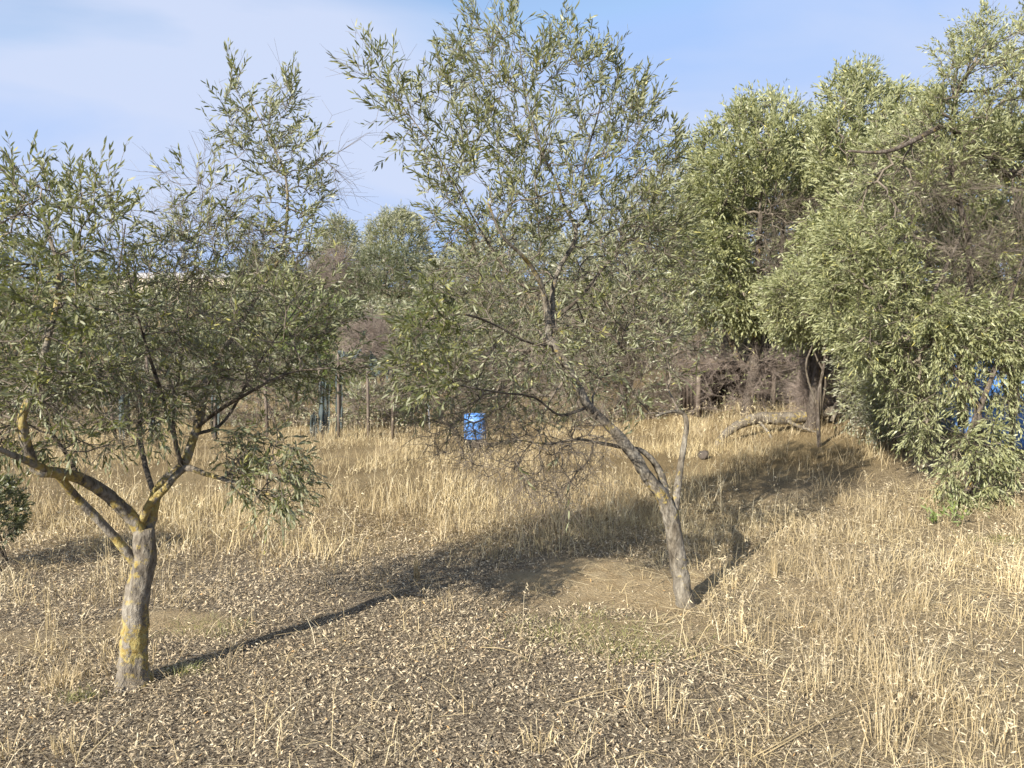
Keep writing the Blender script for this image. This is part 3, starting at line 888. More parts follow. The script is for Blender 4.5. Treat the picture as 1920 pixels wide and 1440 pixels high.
auto_tree('olive_tree', 'olive tree with a narrow tufted top and brown inner twigs behind the shelter', 1400, 13.0, [
    dict(poly=[(1300, 270), (1350, 240), (1390, 200), (1440, 180), (1490, 200), (1540, 250), (1580, 380), (1500, 400), (1380, 420), (1310, 380)], n=520, Y=13, D=1.5, per=3, K=10, slen=.26, llen=.10, lwid=.024, up=.45),
    dict(poly=[(1300, 340), (1400, 400), (1420, 520), (1560, 540), (1560, 600), (1400, 610), (1290, 600), (1250, 500)], n=460, Y=12.6, D=1.2, per=3, K=10, slen=.26, llen=.10, lwid=.024, up=.1, droop=.1),
    dict(poly=[(1410, 380), (1540, 370), (1570, 470), (1540, 560), (1440, 560)], n=240, Y=12.4, D=.9, per=1, K=8, leafy=.12, bare=9, bare_len=2.2),
], 'leaf_light', tr=.1, rt=.0032)

auto_tree('olive_tree', 'wide grey green olive tree directly behind the leaning olive', 1160, 15.0, [
    dict(poly=[(1050, 470), (1130, 400), (1230, 330), (1310, 290), (1370, 330), (1390, 470), (1340, 590), (1200, 670), (1080, 690), (1030, 600)], n=800, Y=15, D=1.8, per=2, K=10, slen=.28, llen=.11, lwid=.028, up=.3),
    dict(poly=[(1050, 560), (1250, 560), (1260, 740), (1200, 760), (1050, 750)], n=260, Y=14.4, D=.8, per=1, K=8, leafy=.4, llen=.09, lwid=.018, bare=9, bare_len=2.2),
], 'leaf_grey', tr=.12, rt=.0036)

auto_tree('olive_tree', 'low spreading grey olive tree left of the leaning trunk beyond the small blue drum', 930, 19.0, [
    dict(poly=[(800, 520), (860, 450), (950, 430), (1060, 440), (1120, 520), (1120, 680), (1000, 740), (860, 740), (790, 660)], n=800, Y=19, D=2.2, per=2, K=10, slen=.28, llen=.11, lwid=.022, up=.3, bare=2, bare_len=1.8),
], 'leaf_grey', tr=.12, rt=.004, group=G_BACK)

auto_tree('olive_tree', 'round topped far olive tree against the sky left of the leaning olive', 740, 30.0, [
    dict(poly=[(690, 440), (715, 405), (750, 398), (785, 420), (800, 480), (810, 560), (700, 560), (680, 500)], n=640, Y=30, D=1.8, soft=60, per=2, K=10, slen=.35, llen=.15, lwid=.03, up=.4),
], 'leaf_grey', tr=.12, rt=.005, seg=.25)
auto_tree('olive_tree', 'small far olive tree against the sky just right of the tall leafy shoots', 640, 31.0, [
    dict(poly=[(605, 440), (630, 408), (660, 430), (680, 480), (690, 560), (590, 560), (590, 490)], n=520, Y=31, D=1.6, soft=60, per=2, K=10, slen=.35, llen=.15, lwid=.03, up=.4),
], 'leaf_grey', tr=.1, rt=.005, seg=.25)
auto_tree('holm_oak', 'dark evergreen tree with a black trunk gap below the round topped far tree', 735, 23.0, [
    dict(poly=[(640, 540), (680, 480), (740, 470), (800, 500), (830, 580), (800, 660), (700, 660), (650, 620)], n=520, Y=23, D=1.6, soft=80, per=2, K=10, slen=.3, llen=.11, lwid=.026, up=.3, bare=2, bare_len=2),
], 'leaf_dark', tr=.14, rt=.004, seg=.22)
auto_tree('dry_bush', 'leafless purplish brown bush left of the dark evergreen tree', 630, 24.0, [
    dict(poly=[(590, 500), (630, 465), (670, 500), (670, 580), (600, 590), (570, 560)], n=240, Y=24, D=1.2, soft=60, per=1, K=6, leafy=.08, llen=.1, lwid=.02, bare=22, bare_len=3),
], 'leaf_grey', tr=.05, rt=.004, seg=.22, cat='bush', twigmat='twig_brown', ntr=4)
auto_tree('dry_bush', 'leafless pinkish brown bush behind the torn netting fence', 690, 15.5, [
    dict(poly=[(640, 620), (690, 590), (740, 620), (750, 690), (640, 700)], n=240, Y=15.5, D=.8, soft=60, per=1, K=6, leafy=.1, llen=.07, lwid=.014, bare=22, bare_len=1.8),
], 'leaf_grey', tr=.03, rt=.0028, seg=.15, cat='bush', twigmat='twig_brown', ntr=4)
auto_tree('bush', 'bright green reedy bush left of the leaning olive crown', 800, 17.0, [
    dict(poly=[(770, 600), (800, 575), (850, 590), (860, 680), (770, 680)], n=240, Y=17, D=.6, soft=60, per=2, K=10, slen=.3, llen=.14, lwid=.014, up=1.0, bare=.2),
], 'leaf_green', tr=.02, rt=.003, seg=.15, cat='bush', ntr=4)
auto_tree('bush', 'olive green bush behind the netting fence left of the pinkish bush', 600, 17.5, [
    dict(poly=[(530, 610), (570, 555), (640, 570), (690, 630), (690, 720), (530, 750)], n=520, Y=17.5, D=1.0, soft=60, per=2, K=10, slen=.22, llen=.09, lwid=.02, up=.5),
], 'leaf_green', tr=.03, rt=.003, seg=.15, cat='bush', ntr=4)
auto_tree('bush', 'low grey green bush in front of the dark evergreen trunk', 715, 18.5, [
    dict(poly=[(660, 590), (700, 570), (750, 580), (770, 640), (760, 700), (660, 700)], n=330, Y=18.5, D=.9, soft=60, per=2, K=10, slen=.22, llen=.09, lwid=.02, up=.4),
], 'leaf_grey', tr=.03, rt=.003, seg=.15, cat='bush', ntr=4)
# behind the left tree
for (px, Yb, poly, n_, lmat, lab) in (
        (470, 20.0, [(400, 600), (430, 560), (500, 550), (550, 580), (570, 700), (400, 720)], 420, 'leaf_grey', 'grey bush under the long pale building behind the left olive tree'),
        (330, 19.0, [(250, 600), (300, 560), (360, 560), (400, 600), (410, 730), (250, 740)], 420, 'leaf_dark', 'dark green bush behind the left olive trunk fork'),
        (190, 18.0, [(100, 600), (150, 540), (220, 540), (260, 600), (270, 740), (90, 750)], 420, 'leaf_grey', 'grey green bush seen through the left olive crown'),
        (30, 17.0, [(-60, 560), (20, 500), (90, 540), (120, 640), (110, 760), (-60, 780)], 420, 'leaf_dark', 'dark bush at the left edge far behind the left olive tree'),
        (-150, 16.0, [(-260, 560), (-160, 480), (-60, 520), (-40, 660), (-40, 780), (-260, 790)], 320, 'leaf_grey', 'grey bush beyond the left edge of the field')):
    auto_tree('bush', lab, px, Yb, [dict(poly=poly, n=n_, Y=Yb, D=1.1, soft=70, per=2, K=10, slen=.24, llen=.10, lwid=.02, up=.4)], lmat, tr=.04, rt=.0032, seg=.35, cat='bush', ntr=4)
auto_tree('cypress_tree', 'narrow dark cypress tip on the skyline behind the left olive crown', 478, 48.0, [
    dict(poly=[(478, 455), (486, 490), (492, 560), (466, 560), (470, 490)], n=240, Y=48, D=.5, soft=30, per=2, K=9, slen=.3, llen=.16, lwid=.05, up=1.4, bare=0),
], 'leaf_dark', tr=.15, rt=.006, seg=.4)
auto_tree('bush', 'dark round bush on the skyline beside the cypress tip', 510, 44.0, [
    dict(poly=[(440, 500), (470, 480), (540, 480), (570, 510), (580, 570), (440, 570)], n=360, Y=44, D=1.6, soft=50, per=2, K=9, slen=.4, llen=.2, lwid=.05, up=.4),
], 'leaf_dark', tr=.08, rt=.006, seg=.35, cat='bush')
auto_tree('dry_bush', 'thin bare twigs growing in front of the low shelter', 1450, 12.3, [
    dict(poly=[(1290, 700), (1350, 660), (1500, 650), (1520, 740), (1430, 770), (1300, 770)], n=150, Y=12.3, D=.4, soft=60, per=1, K=8, leafy=.4, slen=.2, llen=.07, lwid=.014, bare=10, bare_len=1.5),
], 'leaf_light', tr=.018, rt=.0022, seg=.14, cat='bush', twigmat='twig_brown', ntr=4)
# dense growth under the right trees
auto_tree('bush', 'grey green bush between the fallen branch and the left blue drum', 1680, 8.6, [
    dict(poly=[(1620, 740), (1660, 690), (1720, 690), (1750, 760), (1740, 830), (1640, 820)], n=230, Y=8.6, D=.5, soft=60, per=2, K=10, slen=.14, llen=.055, lwid=.012, up=.4, bare=2),
], 'leaf_grey', tr=.02, rt=.002, seg=.12, cat='bush', ntr=4)
auto_tree('dry_bush', 'tangle of bare brown twigs right of the low shelter', 1560, 11.5, [
    dict(poly=[(1500, 660), (1560, 630), (1650, 640), (1660, 760), (1500, 780)], n=260, Y=11.5, D=.7, soft=60, per=1, K=8, leafy=.12, llen=.07, lwid=.014, bare=20, bare_len=1.8),
], 'leaf_grey', tr=.025, rt=.0026, seg=.14, cat='bush', twigmat='twig_brown', ntr=4)
auto_tree('dry_bush', 'tangle of bare brown twigs behind the roof of the low shelter', 1360, 14.0, [
    dict(poly=[(1240, 660), (1330, 620), (1480, 630), (1500, 700), (1450, 780), (1260, 790)], n=300, Y=14.3, D=.5, soft=60, per=1, K=8, leafy=.15, llen=.08, lwid=.016, bare=18, bare_len=2),
], 'leaf_grey', tr=.03, rt=.003, seg=.15, cat='bush', twigmat='twig_brown', ntr=4)
auto_tree('bush', 'blurred dark green bush at the left edge beside the dry field', 0, 5.2, [
    dict(poly=[(-120, 930), (-40, 900), (30, 905), (45, 950), (30, 1000), (-40, 1030), (-120, 1030)], n=220, Y=5.2, D=.3, soft=60, per=2, K=10, slen=.07, llen=.035, lwid=.012, up=.4),
], 'leaf_dark', tr=.012, rt=.0015, seg=.08, cat='bush', ntr=4)


for (px, Yb, poly, n_, lmat, lab) in (
        (1540, 9.6, [(1440, 540), (1520, 490), (1600, 510), (1640, 600), (1570, 630), (1450, 620)], 300, 'leaf_light', 'pale green leafy bush above the right end of the low shelter'),
        (1400, 14.0, [(1340, 380), (1430, 340), (1520, 370), (1540, 520), (1470, 580), (1360, 560)], 330, 'leaf_grey', 'grey green bush among the brown twigs behind the low shelter'),
        (1905, 7.9, [(1800, 430), (1900, 380), (2050, 400), (2100, 620), (1900, 640), (1800, 600)], 300, 'leaf_light', 'leafy olive bush in front of the brown twigs at the right edge'),
        (1645, 9.3, [(1570, 640), (1640, 600), (1710, 640), (1720, 790), (1600, 790)], 260, 'leaf_grey', 'grey green bush over the thick end of the fallen branch')):
    auto_tree('bush', lab, px, Yb, [dict(poly=poly, n=n_, Y=Yb, D=.7, soft=70, per=2, K=10, slen=.19, llen=.070, lwid=.015, up=.2, bare=5, bare_len=1.3)], lmat, tr=.025, rt=.0022, seg=.16, cat='bush', ntr=4, dens=2.5)
# closing the view between and behind the right trees
for (px, Yb, poly, n_, lmat, lab) in (
        (90, 26.0, [(-40, 480), (60, 450), (180, 470), (240, 540), (240, 640), (-40, 650)], 330, 'leaf_grey', 'tall grey olive bush on the slope at the left edge'),
        (300, 24.0, [(200, 560), (280, 530), (380, 540), (420, 600), (410, 690), (200, 700)], 330, 'leaf_grey', 'grey olive bush on the slope below the long pale building'),
        (470, 23.0, [(380, 560), (450, 520), (540, 510), (600, 560), (600, 680), (390, 690)], 330, 'leaf_light', 'pale olive bush on the slope right of the long pale building'),
        (870, 22.0, [(790, 520), (850, 470), (940, 480), (970, 560), (960, 680), (790, 690)], 330, 'leaf_grey', 'grey olive bush right of the dark evergreen tree'),
        (1250, 21.0, [(1130, 470), (1200, 420), (1300, 400), (1380, 460), (1390, 640), (1130, 660)], 420, 'leaf_grey', 'grey olive bush far behind the wide grey green olive tree'),
        (1470, 20.0, [(1380, 330), (1460, 270), (1560, 300), (1600, 460), (1590, 660), (1380, 660)], 850, 'leaf_grey', 'tall grey olive bush behind the narrow tufted tree'),
        (1680, 17.0, [(1560, 300), (1640, 220), (1740, 230), (1800, 330), (1800, 660), (1570, 680)], 560, 'leaf_light', 'pale olive bush filling the gap behind the two right trees'),
        (1860, 13.0, [(1740, 320), (1840, 230), (1960, 260), (2060, 400), (2040, 700), (1760, 720)], 620, 'leaf_light', 'tall pale olive bush behind the two big blue drums'),
        (1010, 24.0, [(880, 480), (960, 430), (1080, 440), (1150, 500), (1150, 680), (880, 690)], 420, 'leaf_grey', 'grey bush on the slope behind the upper limbs of the leaning olive')):
    auto_tree('bush', lab, px, Yb, [dict(poly=poly, n=n_, Y=Yb, D=1.3, soft=70, per=2, K=10, slen=.36, llen=.17, lwid=.044, up=.4, bare=1, bare_len=1.6, leafy=1)], lmat, dens=2.2, tr=.05, rt=.0036, seg=.3, cat='bush', ntr=4)
for (px, Yb, poly, n_, lab) in (
        (830, 14.6, [(740, 690), (800, 650), (900, 660), (920, 790), (740, 800)], 340, 'brown twiggy undergrowth behind the white stake'),
        (1000, 15.0, [(900, 680), (980, 640), (1080, 660), (1100, 790), (900, 800)], 260, 'brown twiggy undergrowth right of the small blue drum'),
        (1180, 14.2, [(1080, 690), (1160, 650), (1260, 670), (1290, 790), (1080, 800)], 260, 'brown twiggy undergrowth left of the low shelter'),
        (520, 14.4, [(420, 700), (500, 670), (580, 690), (600, 790), (420, 800)], 330, 'brown twiggy undergrowth behind the netting fence'),
        (330, 14.6, [(220, 720), (300, 690), (400, 690), (430, 800), (220, 810)], 330, 'low grey green growth behind the left end of the netting fence'),
        (110, 14.0, [(-20, 730), (80, 700), (200, 710), (220, 810), (-20, 820)], 330, 'low grey green growth at the far left edge of the dry field'),
        (690, 14.0, [(640, 740), (690, 725), (750, 735), (760, 790), (640, 800)], 300, 'low brown undergrowth below the torn netting')):
    auto_tree('dry_bush', lab, px, Yb, [dict(poly=poly, n=n_, Y=Yb, D=.6, soft=60, per=3, K=9, leafy=.6, slen=.2, llen=.085, lwid=.019, bare=9, bare_len=1.6)], 'leaf_grey', tr=.02, rt=.0026, seg=.15, cat='bush', twigmat='twig_brown', ntr=4)


# ================================================================== built things
def lerp_R(rx, ry, rz):
    from mathutils import Euler
    return np.array(Euler((rx, ry, rz)).to_matrix())


M['blue'] = plain_mat('blue_plastic', [(0.3, (0.065, 0.18, 0.47)), (0.55, (0.10, 0.25, 0.60)), (0.75, (0.22, 0.36, 0.62))], 7, 0.45, 0.45)
M['black'] = plain_mat('black_plastic', [(0.3, (0.012, 0.012, 0.013)), (0.7, (0.03, 0.03, 0.03))], 8, 0.6, 0.3)
M['wood'] = plain_mat('grey_weathered_wood', [(0.3, (0.07, 0.055, 0.045)), (0.7, (0.20, 0.165, 0.135))], 9, 0.9, 0.1, 0.006)
M['darkwood'] = plain_mat('dark_old_wood', [(0.3, (0.03, 0.024, 0.02)), (0.7, (0.085, 0.065, 0.052))], 9, 0.9, 0.1, 0.006)
M['stone'] = plain_mat('pale_stone', [(0.3, (0.22, 0.19, 0.15)), (0.7, (0.42, 0.38, 0.32))], 9, 0.9, 0.1, 0.01)
M['darkstone'] = plain_mat('dark_stone', [(0.3, (0.04, 0.035, 0.03)), (0.7, (0.12, 0.10, 0.085))], 9, 0.9, 0.1, 0.01)
M['white'] = plain_mat('white_paint', [(0.3, (0.5, 0.48, 0.45)), (0.7, (0.75, 0.73, 0.7))], 15, 0.6, 0.3)
M['plaster'] = plain_mat('cream_render', [(0.3, (0.44, 0.38, 0.29)), (0.7, (0.58, 0.51, 0.40))], 0.8, 0.9, 0.1)
M['rooftile'] = plain_mat('grey_roof', [(0.3, (0.24, 0.23, 0.23)), (0.7, (0.36, 0.35, 0.34))], 3, 0.8, 0.2)
M['glass'] = plain_mat('bluish_glazing', [(0.3, (0.10, 0.13, 0.15)), (0.7, (0.18, 0.22, 0.25))], 2, 0.2, 0.5)
m, t, o = new_mat('green_shade_net')
c = ramp(t, noise(t, 6, 4), [(0.3, (0.06, 0.085, 0.09)), (0.7, (0.12, 0.15, 0.16))])
d_ = t.nodes.new('ShaderNodeBsdfDiffuse'); t.links.new(c, d_.inputs[0])
tr = t.nodes.new('ShaderNodeBsdfTransparent')
ms = t.nodes.new('ShaderNodeMixShader'); ms.inputs[0].default_value = 0.45
t.links.new(d_.outputs[0], ms.inputs[1]); t.links.new(tr.outputs[0], ms.inputs[2]); t.links.new(ms.outputs[0], o.inputs[0])
M['net'] = m


def drum(label, base, r, h, group, tilt=0.0, rz=0.0):
    root = thing('blue_drum', label, 'drum', base, rz, group)
    root.rotation_euler = (tilt, 0, rz)
    k = h / 0.92
    mb = MB()
    prof = [(0.0, 0.0), (r * .90, 0), (r * .97, .02 * k), (r, .05 * k), (r, .26 * k)]
    prof += [(r * 1.03, .275 * k), (r * 1.035, .295 * k), (r * 1.03, .315 * k), (r, .33 * k), (r, .58 * k), (r * 1.03, .595 * k), (r * 1.035, .615 * k), (r * 1.03, .635 * k), (r, .65 * k), (r, .83 * k), (r * .985, .865 * k)]
    mb.lathe(prof, 40)
    link('body', mb.mesh('drum_body', True), M['blue'], root)
    mb = MB(); mb.lathe([(r * .985, .867 * k), (r * 1.02, .87 * k), (r * 1.03, .895 * k), (r * 1.0, .918 * k), (r * .93, .92 * k), (r * .90, .90 * k), (0, .897 * k)], 40)
    link('lid', mb.mesh('drum_lid', True), M['blue'], root)
    for s in (-1, 1):
        mb = MB(); mb.lathe([(.035 * k, 0), (.035 * k, .022 * k), (.028 * k, .028 * k), (0, .028 * k)], 12, (s * r * .6, 0, .899 * k))
        link('bung', mb.mesh('drum_bung', True), M['black'], root)
    return root


def at(px, Y_, dz=0.0):
    x = P(px, 700, Y_)[0]
    return np.array([x, Y_, float(height(x, Y_)) + dz])


# small drum in the field on a dark block
g = ground_at(891, 838)
blk = thing('stone_block', 'dark stone block under the small blue drum in the field', 'block', g)
mb = MB(); mb.box((0, 0, .04), (.30, .30, .16), lerp_R(0.03, -0.02, .3)); o = link('block', mb.mesh('block'), M['darkstone'], blk)
bv = o.modifiers.new('bevel', 'BEVEL'); bv.width = .02; bv.segments = 2
sc = g[1] / FPX
drum('small blue drum standing in the dry field under the low dead twigs', (g[0], g[1], g[2] + .122), 21 * sc, 47 * sc, 'blue drums', rz=.4)
# two big ones at the right
for px, Yd, lab, dz in ((1806, 9.4, 'left of the two big blue drums behind the right tree trunk', 0.0), (1912, 8.3, 'right hand big blue drum at the right edge under hanging leaves', 0.0)):
    b = at(px, Yd, dz - .02)
    drum(lab, b, .30, .95, 'blue drums', rz=px)

# netting fence
fa, fb = at(210, 12.3), at(760, 12.6)
root = thing('netting_fence', 'ragged green netting fence on thin stakes at the far edge of the dry field', 'fence', fa)
off = fa
for k, px in enumerate((215, 285, 400, 500, 606, 634, 690, 735)):
    b = at(px, 12.4 + .12 * math.sin(k * 2.1)); hgt = 1.25 + .15 * math.sin(k * 1.7)
    mb = MB(); lean = RNG.normal(size=2) * .05
    mb.tube([b - [0, 0, .1], b + [lean[0] * .5, lean[1] * .5, hgt * .5], b + [lean[0], lean[1], hgt]], [.028, .025, .020], 7, .15, k)
    link('post', mb.mesh('post', True, off), M['wood'], root)


def net(pts_px, Yn, seed, fold):
    """hanging strip of net: (px, top py, bottom py) columns"""
    nx, nz = 26, 14
    cols = np.asarray(pts_px, float)
    u = np.linspace(0, 1, nx)
    pxs = np.interp(u, np.linspace(0, 1, len(cols)), cols[:, 0])
    tp = np.interp(u, np.linspace(0, 1, len(cols)), cols[:, 1]) + 4 * vnoise(u * 14, seed)
    bt = np.interp(u, np.linspace(0, 1, len(cols)), cols[:, 2]) + 22 * (vnoise(u * 9 + 3, seed) - .5)
    V = np.zeros((nx, nz, 3))
    for i in range(nx):
        for j in range(nz):
            v = j / (nz - 1)
            V[i, j] = P(pxs[i] + 3 * vnoise(i * .7, j * .5 + seed), tp[i] + (bt[i] - tp[i]) * v, Yn + fold * (vnoise(u[i] * 8 + seed, v * 2.5) - .5))
    ii = (np.arange(nx - 1)[:, None] * nz + np.arange(nz - 1)[None])
    mb = MB(); mb.add(V.reshape(-1, 3), f4=np.stack([ii, ii + nz, ii + nz + 1, ii + 1], -1).reshape(-1, 4))
    o = link('netting', mb.mesh('netting', True, off), M['net'], root)
    sd = o.modifiers.new('thickness', 'SOLIDIFY'); sd.thickness = .004


net([(596, 715, 806), (606, 710, 808), (617, 720, 802)], 12.25, 1, .25)
net([(628, 700, 812), (634, 690, 815), (641, 705, 808)], 12.3, 5, .2)
net([(580, 780, 822), (588, 770, 824), (594, 785, 820)], 12.2, 3, .15)
net([(632, 655, 668), (650, 657, 664), (668, 656, 672), (676, 653, 668)], 12.4, 7, .2)
net([(692, 655, 690), (700, 665, 700), (712, 682, 704), (722, 690, 705), (730, 682, 703), (722, 660, 700)], 12.4, 9, .2)
net([(222, 742, 842), (232, 736, 846), (243, 745, 838)], 12.2, 11, .25)
net([(278, 790, 836), (290, 786, 838), (300, 792, 832)], 12.2, 13, .2)
net([(394, 742, 820), (402, 738, 822), (410, 748, 815)], 12.3, 15, .2)

g = ground_at(806, 806)
mb = MB(); sc = g[1] / FPX
mb.tube([g - [0, 0, .05], g + [-.01, 0, .2], g + [-.03, 0, 52 * sc]], [.016, .015, .014], 8, .1, 2)
tag(link('white_stake', mb.mesh('stake', True, g), M['white'], loc=g), 'thin white stake standing in the dry grass left of the small blue drum', 'stake')

# low shelter
g = at(1405, 13.2)
sh = thing('shelter', 'low dark wooden shelter with sloping roof under the right trees', 'shelter', g, 0.05)
sx = 13.2 / FPX
W_, D_, Hh = 1.75, 1.2, .78
for k in range(9):
    mb = MB(); hh = Hh * (.86 + .13 * k / 8)
    mb.box((-W_ / 2 + (k + .5) * W_ / 9, D_, hh / 2), (W_ / 9 - .012, .025, hh), lerp_R(0, RNG.normal() * .015, 0))
    link('back_plank', mb.mesh('plank'), M['darkwood'], sh)
for k in range(5):
    mb = MB(); mb.box((-W_ / 2 - .015, .1 + (k + .5) * D_ / 5 - .05, Hh * .42), (.025, D_ / 5 - .012, Hh * .84))
    link('side_plank', mb.mesh('plank'), M['darkwood'], sh)
for k, (x, lean) in enumerate(((-W_ / 2, 0), (.25, .06), (.42, -.02), (W_ / 2, .03))):
    mb = MB(); mb.tube([(x, 0, -.05), (x - lean * .5, 0, .4), (x - lean, 0.02, .80 + .08 * k / 3)], [.04, .037, .032], 8, .15, k)
    link('post', mb.mesh('post', True), M['wood'], sh)
for k in range(7):
    mb = MB()
    mb.box((0, -.12 + (k + .5) * (D_ + .25) / 7, .83), (W_ + .24, (D_ + .25) / 7 - .01, .03), lerp_R(RNG.normal() * .03, -.09 + RNG.normal() * .012, RNG.normal() * .01))
    link('roof_board', mb.mesh('board'), M['darkwood'], sh)

# fallen branch
fl = LP([(1338, 850, 10.6, .035), (1352, 822, 10.6, .045), (1380, 800, 10.7, .055), (1420, 785, 10.8, .075), (1470, 786, 10.9, .09), (1530, 778, 11.0, .085), (1590, 762, 11.1, .07), (1650, 752, 11.2, .05)])
zb = min(float(height(q[0], q[1])) for q in fl)
bp = at(1480, 10.9)
root = thing('fallen_branch', 'long crooked fallen branch with yellow lichen lying in the grass at right', 'branch', bp)
c = catmull(fl, .05)
mb = MB(); mb.tube(c[:, :3], c[:, 3], 10, .3, 4); link('stem', mb.mesh('stem', True, bp), M['bark_mid'], root)
for st in ([(1470, 786, 10.9, .03), (1500, 800, 10.7, .025), (1545, 815, 10.6, .015)], [(1560, 770, 11.0, .03), (1580, 740, 10.9, .022), (1600, 700, 10.9, .012)], [(1560, 790, 11, .03), (1570, 770, 11, .03), (1600, 745, 11, .02), (1640, 735, 11, .01)], [(1420, 786, 10.8, .025), (1440, 810, 10.6, .02), (1450, 830, 10.5, .012)]):
    c = catmull(LP(st), .06); mb = MB(); mb.tube(c[:, :3], c[:, 3], 7, .25, 9); link('side_branch', mb.mesh('stem', True, bp), M['bark_pale'], root)


def rock(label, base, s, mat, name='stone'):
    import bmesh
    bm = bmesh.new(); bmesh.ops.create_icosphere(bm, subdivisions=3, radius=1)
    sd = RNG.random() * 50
    for v in bm.verts:
        k = 1 + .5 * (float(fbm(v.co.x * 1.2 + sd, v.co.y * 1.2 + v.co.z * 1.7, 3)) - .5)
        v.co = Vector((v.co.x * s[0] * k, v.co.y * s[1] * k, v.co.z * s[2] * k))
    me = bpy.data.meshes.new('stone'); bm.to_mesh(me); bm.free()
    return tag(link(name, me, mat, loc=base), label, 'stone')


rock('pale stone lying at the thick end of the fallen branch', at(1612, 10.8, .08), (.10, .08, .08), M['stone'])
rock('dark stone sunk in the grass left of the fallen branch tip', at(1322, 9.6, .06), (.07, .06, .06), M['darkstone'])
rock('small white stone in front of the low shelter', at(1420, 11.6, .12), (.06, .06, .06), M['stone'])

# far building
bx = P(440, 540, 46.0)
zb = float(height(bx[0], 46.0))
root = thing('farm_building', 'long low cream building with grey roof on the skyline behind the left olive tree', 'building', (bx[0], 46.0, zb - .4))
zt = P(440, 520, 46.0)[2] - zb + .4
Lb = 15.0
mb = MB(); mb.box((0, 2.5, zt / 2 - .5), (Lb, 5, zt - 1.0)); link('wall', mb.mesh('wall'), M['plaster'], root)
mb = MB(); mb.box((0, 2.5, zt - .55), (Lb + .5, 5.6, .95)); link('fascia', mb.mesh('fascia'), M['plaster'], root)
mb = MB()
mb.add([(-Lb / 2 - .4, -.4, zt - .07), (Lb / 2 + .4, -.4, zt - .07), (Lb / 2 + .4, 2.5, zt + .5), (-Lb / 2 - .4, 2.5, zt + .5), (Lb / 2 + .4, 5.4, zt - .07), (-Lb / 2 - .4, 5.4, zt - .07)],
       f4=[[0, 1, 2, 3], [3, 2, 4, 5], [0, 5, 4, 1]], f3=[[0, 3, 5], [1, 4, 2]])
link('roof', mb.mesh('roof'), M['rooftile'], root)
for k in range(9):
    mb = MB(); mb.box((-Lb / 2 + (k + .5) * Lb / 9, -.02, max(.5, zt - 1.75)), (Lb / 9 - .4, .06, .9)); w_ = link('window', mb.mesh('window'), M['glass'], root)
    mb = MB(); mb.box((-Lb / 2 + (k + .5) * Lb / 9, -.05, max(.5, zt - 1.75)), (.06, .04, .9)); link('mullion', mb.mesh('mullion'), M['plaster'], w_)


# ================================================================== ground cover
def blades(base, h, w, lean, bendk, rnd, one=False):
    n = len(base)
    if one:                        # far or tiny blades: a single triangle
        a = RNG.random(n) * 2 * PI; s = np.stack([np.cos(a), np.sin(a), np.zeros(n)], -1) * w[:, None] * 1.2
        tip = base + np.array([0, 0, 1.0]) * h[:, None] * .85 + lean * h[:, None]
        return np.stack([base - s, base + s, tip], 1).reshape(-1, 3), np.arange(n)[:, None] * 3 + [[0, 1, 2]], np.zeros((0, 4), int), np.repeat(rnd, 3), tip, base
    a = RNG.random(n) * 2 * PI
    s = np.stack([np.cos(a), np.sin(a), np.zeros(n)], -1)
    up = np.array([0, 0, 1.0])
    hv = h[:, None]
    tip = base + up * hv * (1 - .25 * bendk[:, None]) + lean * hv
    mid = base + up * hv * .55 + lean * hv * .35
    w2 = w[:, None]
    V = np.stack([base - s * w2, base + s * w2, mid - s * w2 * .8, mid + s * w2 * .8, tip], 1)
    b = np.arange(n)[:, None] * 5
    return V.reshape(-1, 3), np.concatenate([b + [[2, 3, 4]]]), b + [[0, 1, 3, 2]], np.repeat(rnd, 5), tip, mid


def with_z(x, y, dz=-.01):
    return np.stack([x, y, height(x, y) + dz], -1)


def scatter(n, x0, x1, y0, y1, dens):
    xs = np.zeros(0); ys = np.zeros(0)
    while len(xs) < n:
        x = x0 + RNG.random(n * 2) * (x1 - x0); y = y0 + RNG.random(n * 2) * (y1 - y0)
        k = RNG.random(n * 2) < dens(x, y)
        xs = np.concatenate([xs, x[k]]); ys = np.concatenate([ys, y[k]])
    return xs[:n], ys[:n]


def field_d(x, y):
    edge = 5.25 + .9 * (fbm(x * .9, y * .5 + 4, 3) - .5) + .55 * sstep(.3, 1.6, x) + .5 * sstep(-1.4, -2.6, x) * 0
    f = sstep(0, 1.0, y - edge)
    f = f * (1 - .78 * sstep(1.3, 2.3, x) * (1 - sstep(7.5, 9.5, y)))
    cl = sstep(.40, .60, fbm(x * 1.3 + 3, y * 1.3, 4))
    return f * (.05 + .95 * cl) * (1 - sstep(17, 24, y)) * (1 - sand_mask(x, y)) * (1 - .6 * sstep(7, 10, np.abs(x)))


mb = MB()
cx, cyy = scatter(10800, -10, 8, 4.7, 18, field_d)
k = 10
sp = np.repeat(.03 + .07 * RNG.random(len(cx)), k)
cx = np.repeat(cx, k) + RNG.normal(size=len(cx) * k) * sp; cyy = np.repeat(cyy, k) + RNG.normal(size=len(cyy) * k) * sp
n = len(cx)
hgt = (.04 + .27 * RNG.random(n) ** 1.4) * np.repeat(.5 + .9 * RNG.random(n // k) ** 1.5, k) * (.7 + .7 * fbm(cx * .8, cyy * .8 + 40, 2))
flat = np.repeat(RNG.random(n // k) < .3, k)
lean = np.concatenate([RNG.normal(size=(n, 2)) * np.where(flat, 1.1, .38)[:, None] + .05, np.zeros((n, 1))], 1)
hgt = np.where(flat, hgt * .6, hgt)
rn = np.clip(np.repeat(RNG.normal(.55, .2, n // k), k) + RNG.normal(0, .18, n), 0, 1)
wid_ = .0013 + .0015 * RNG.random(n)
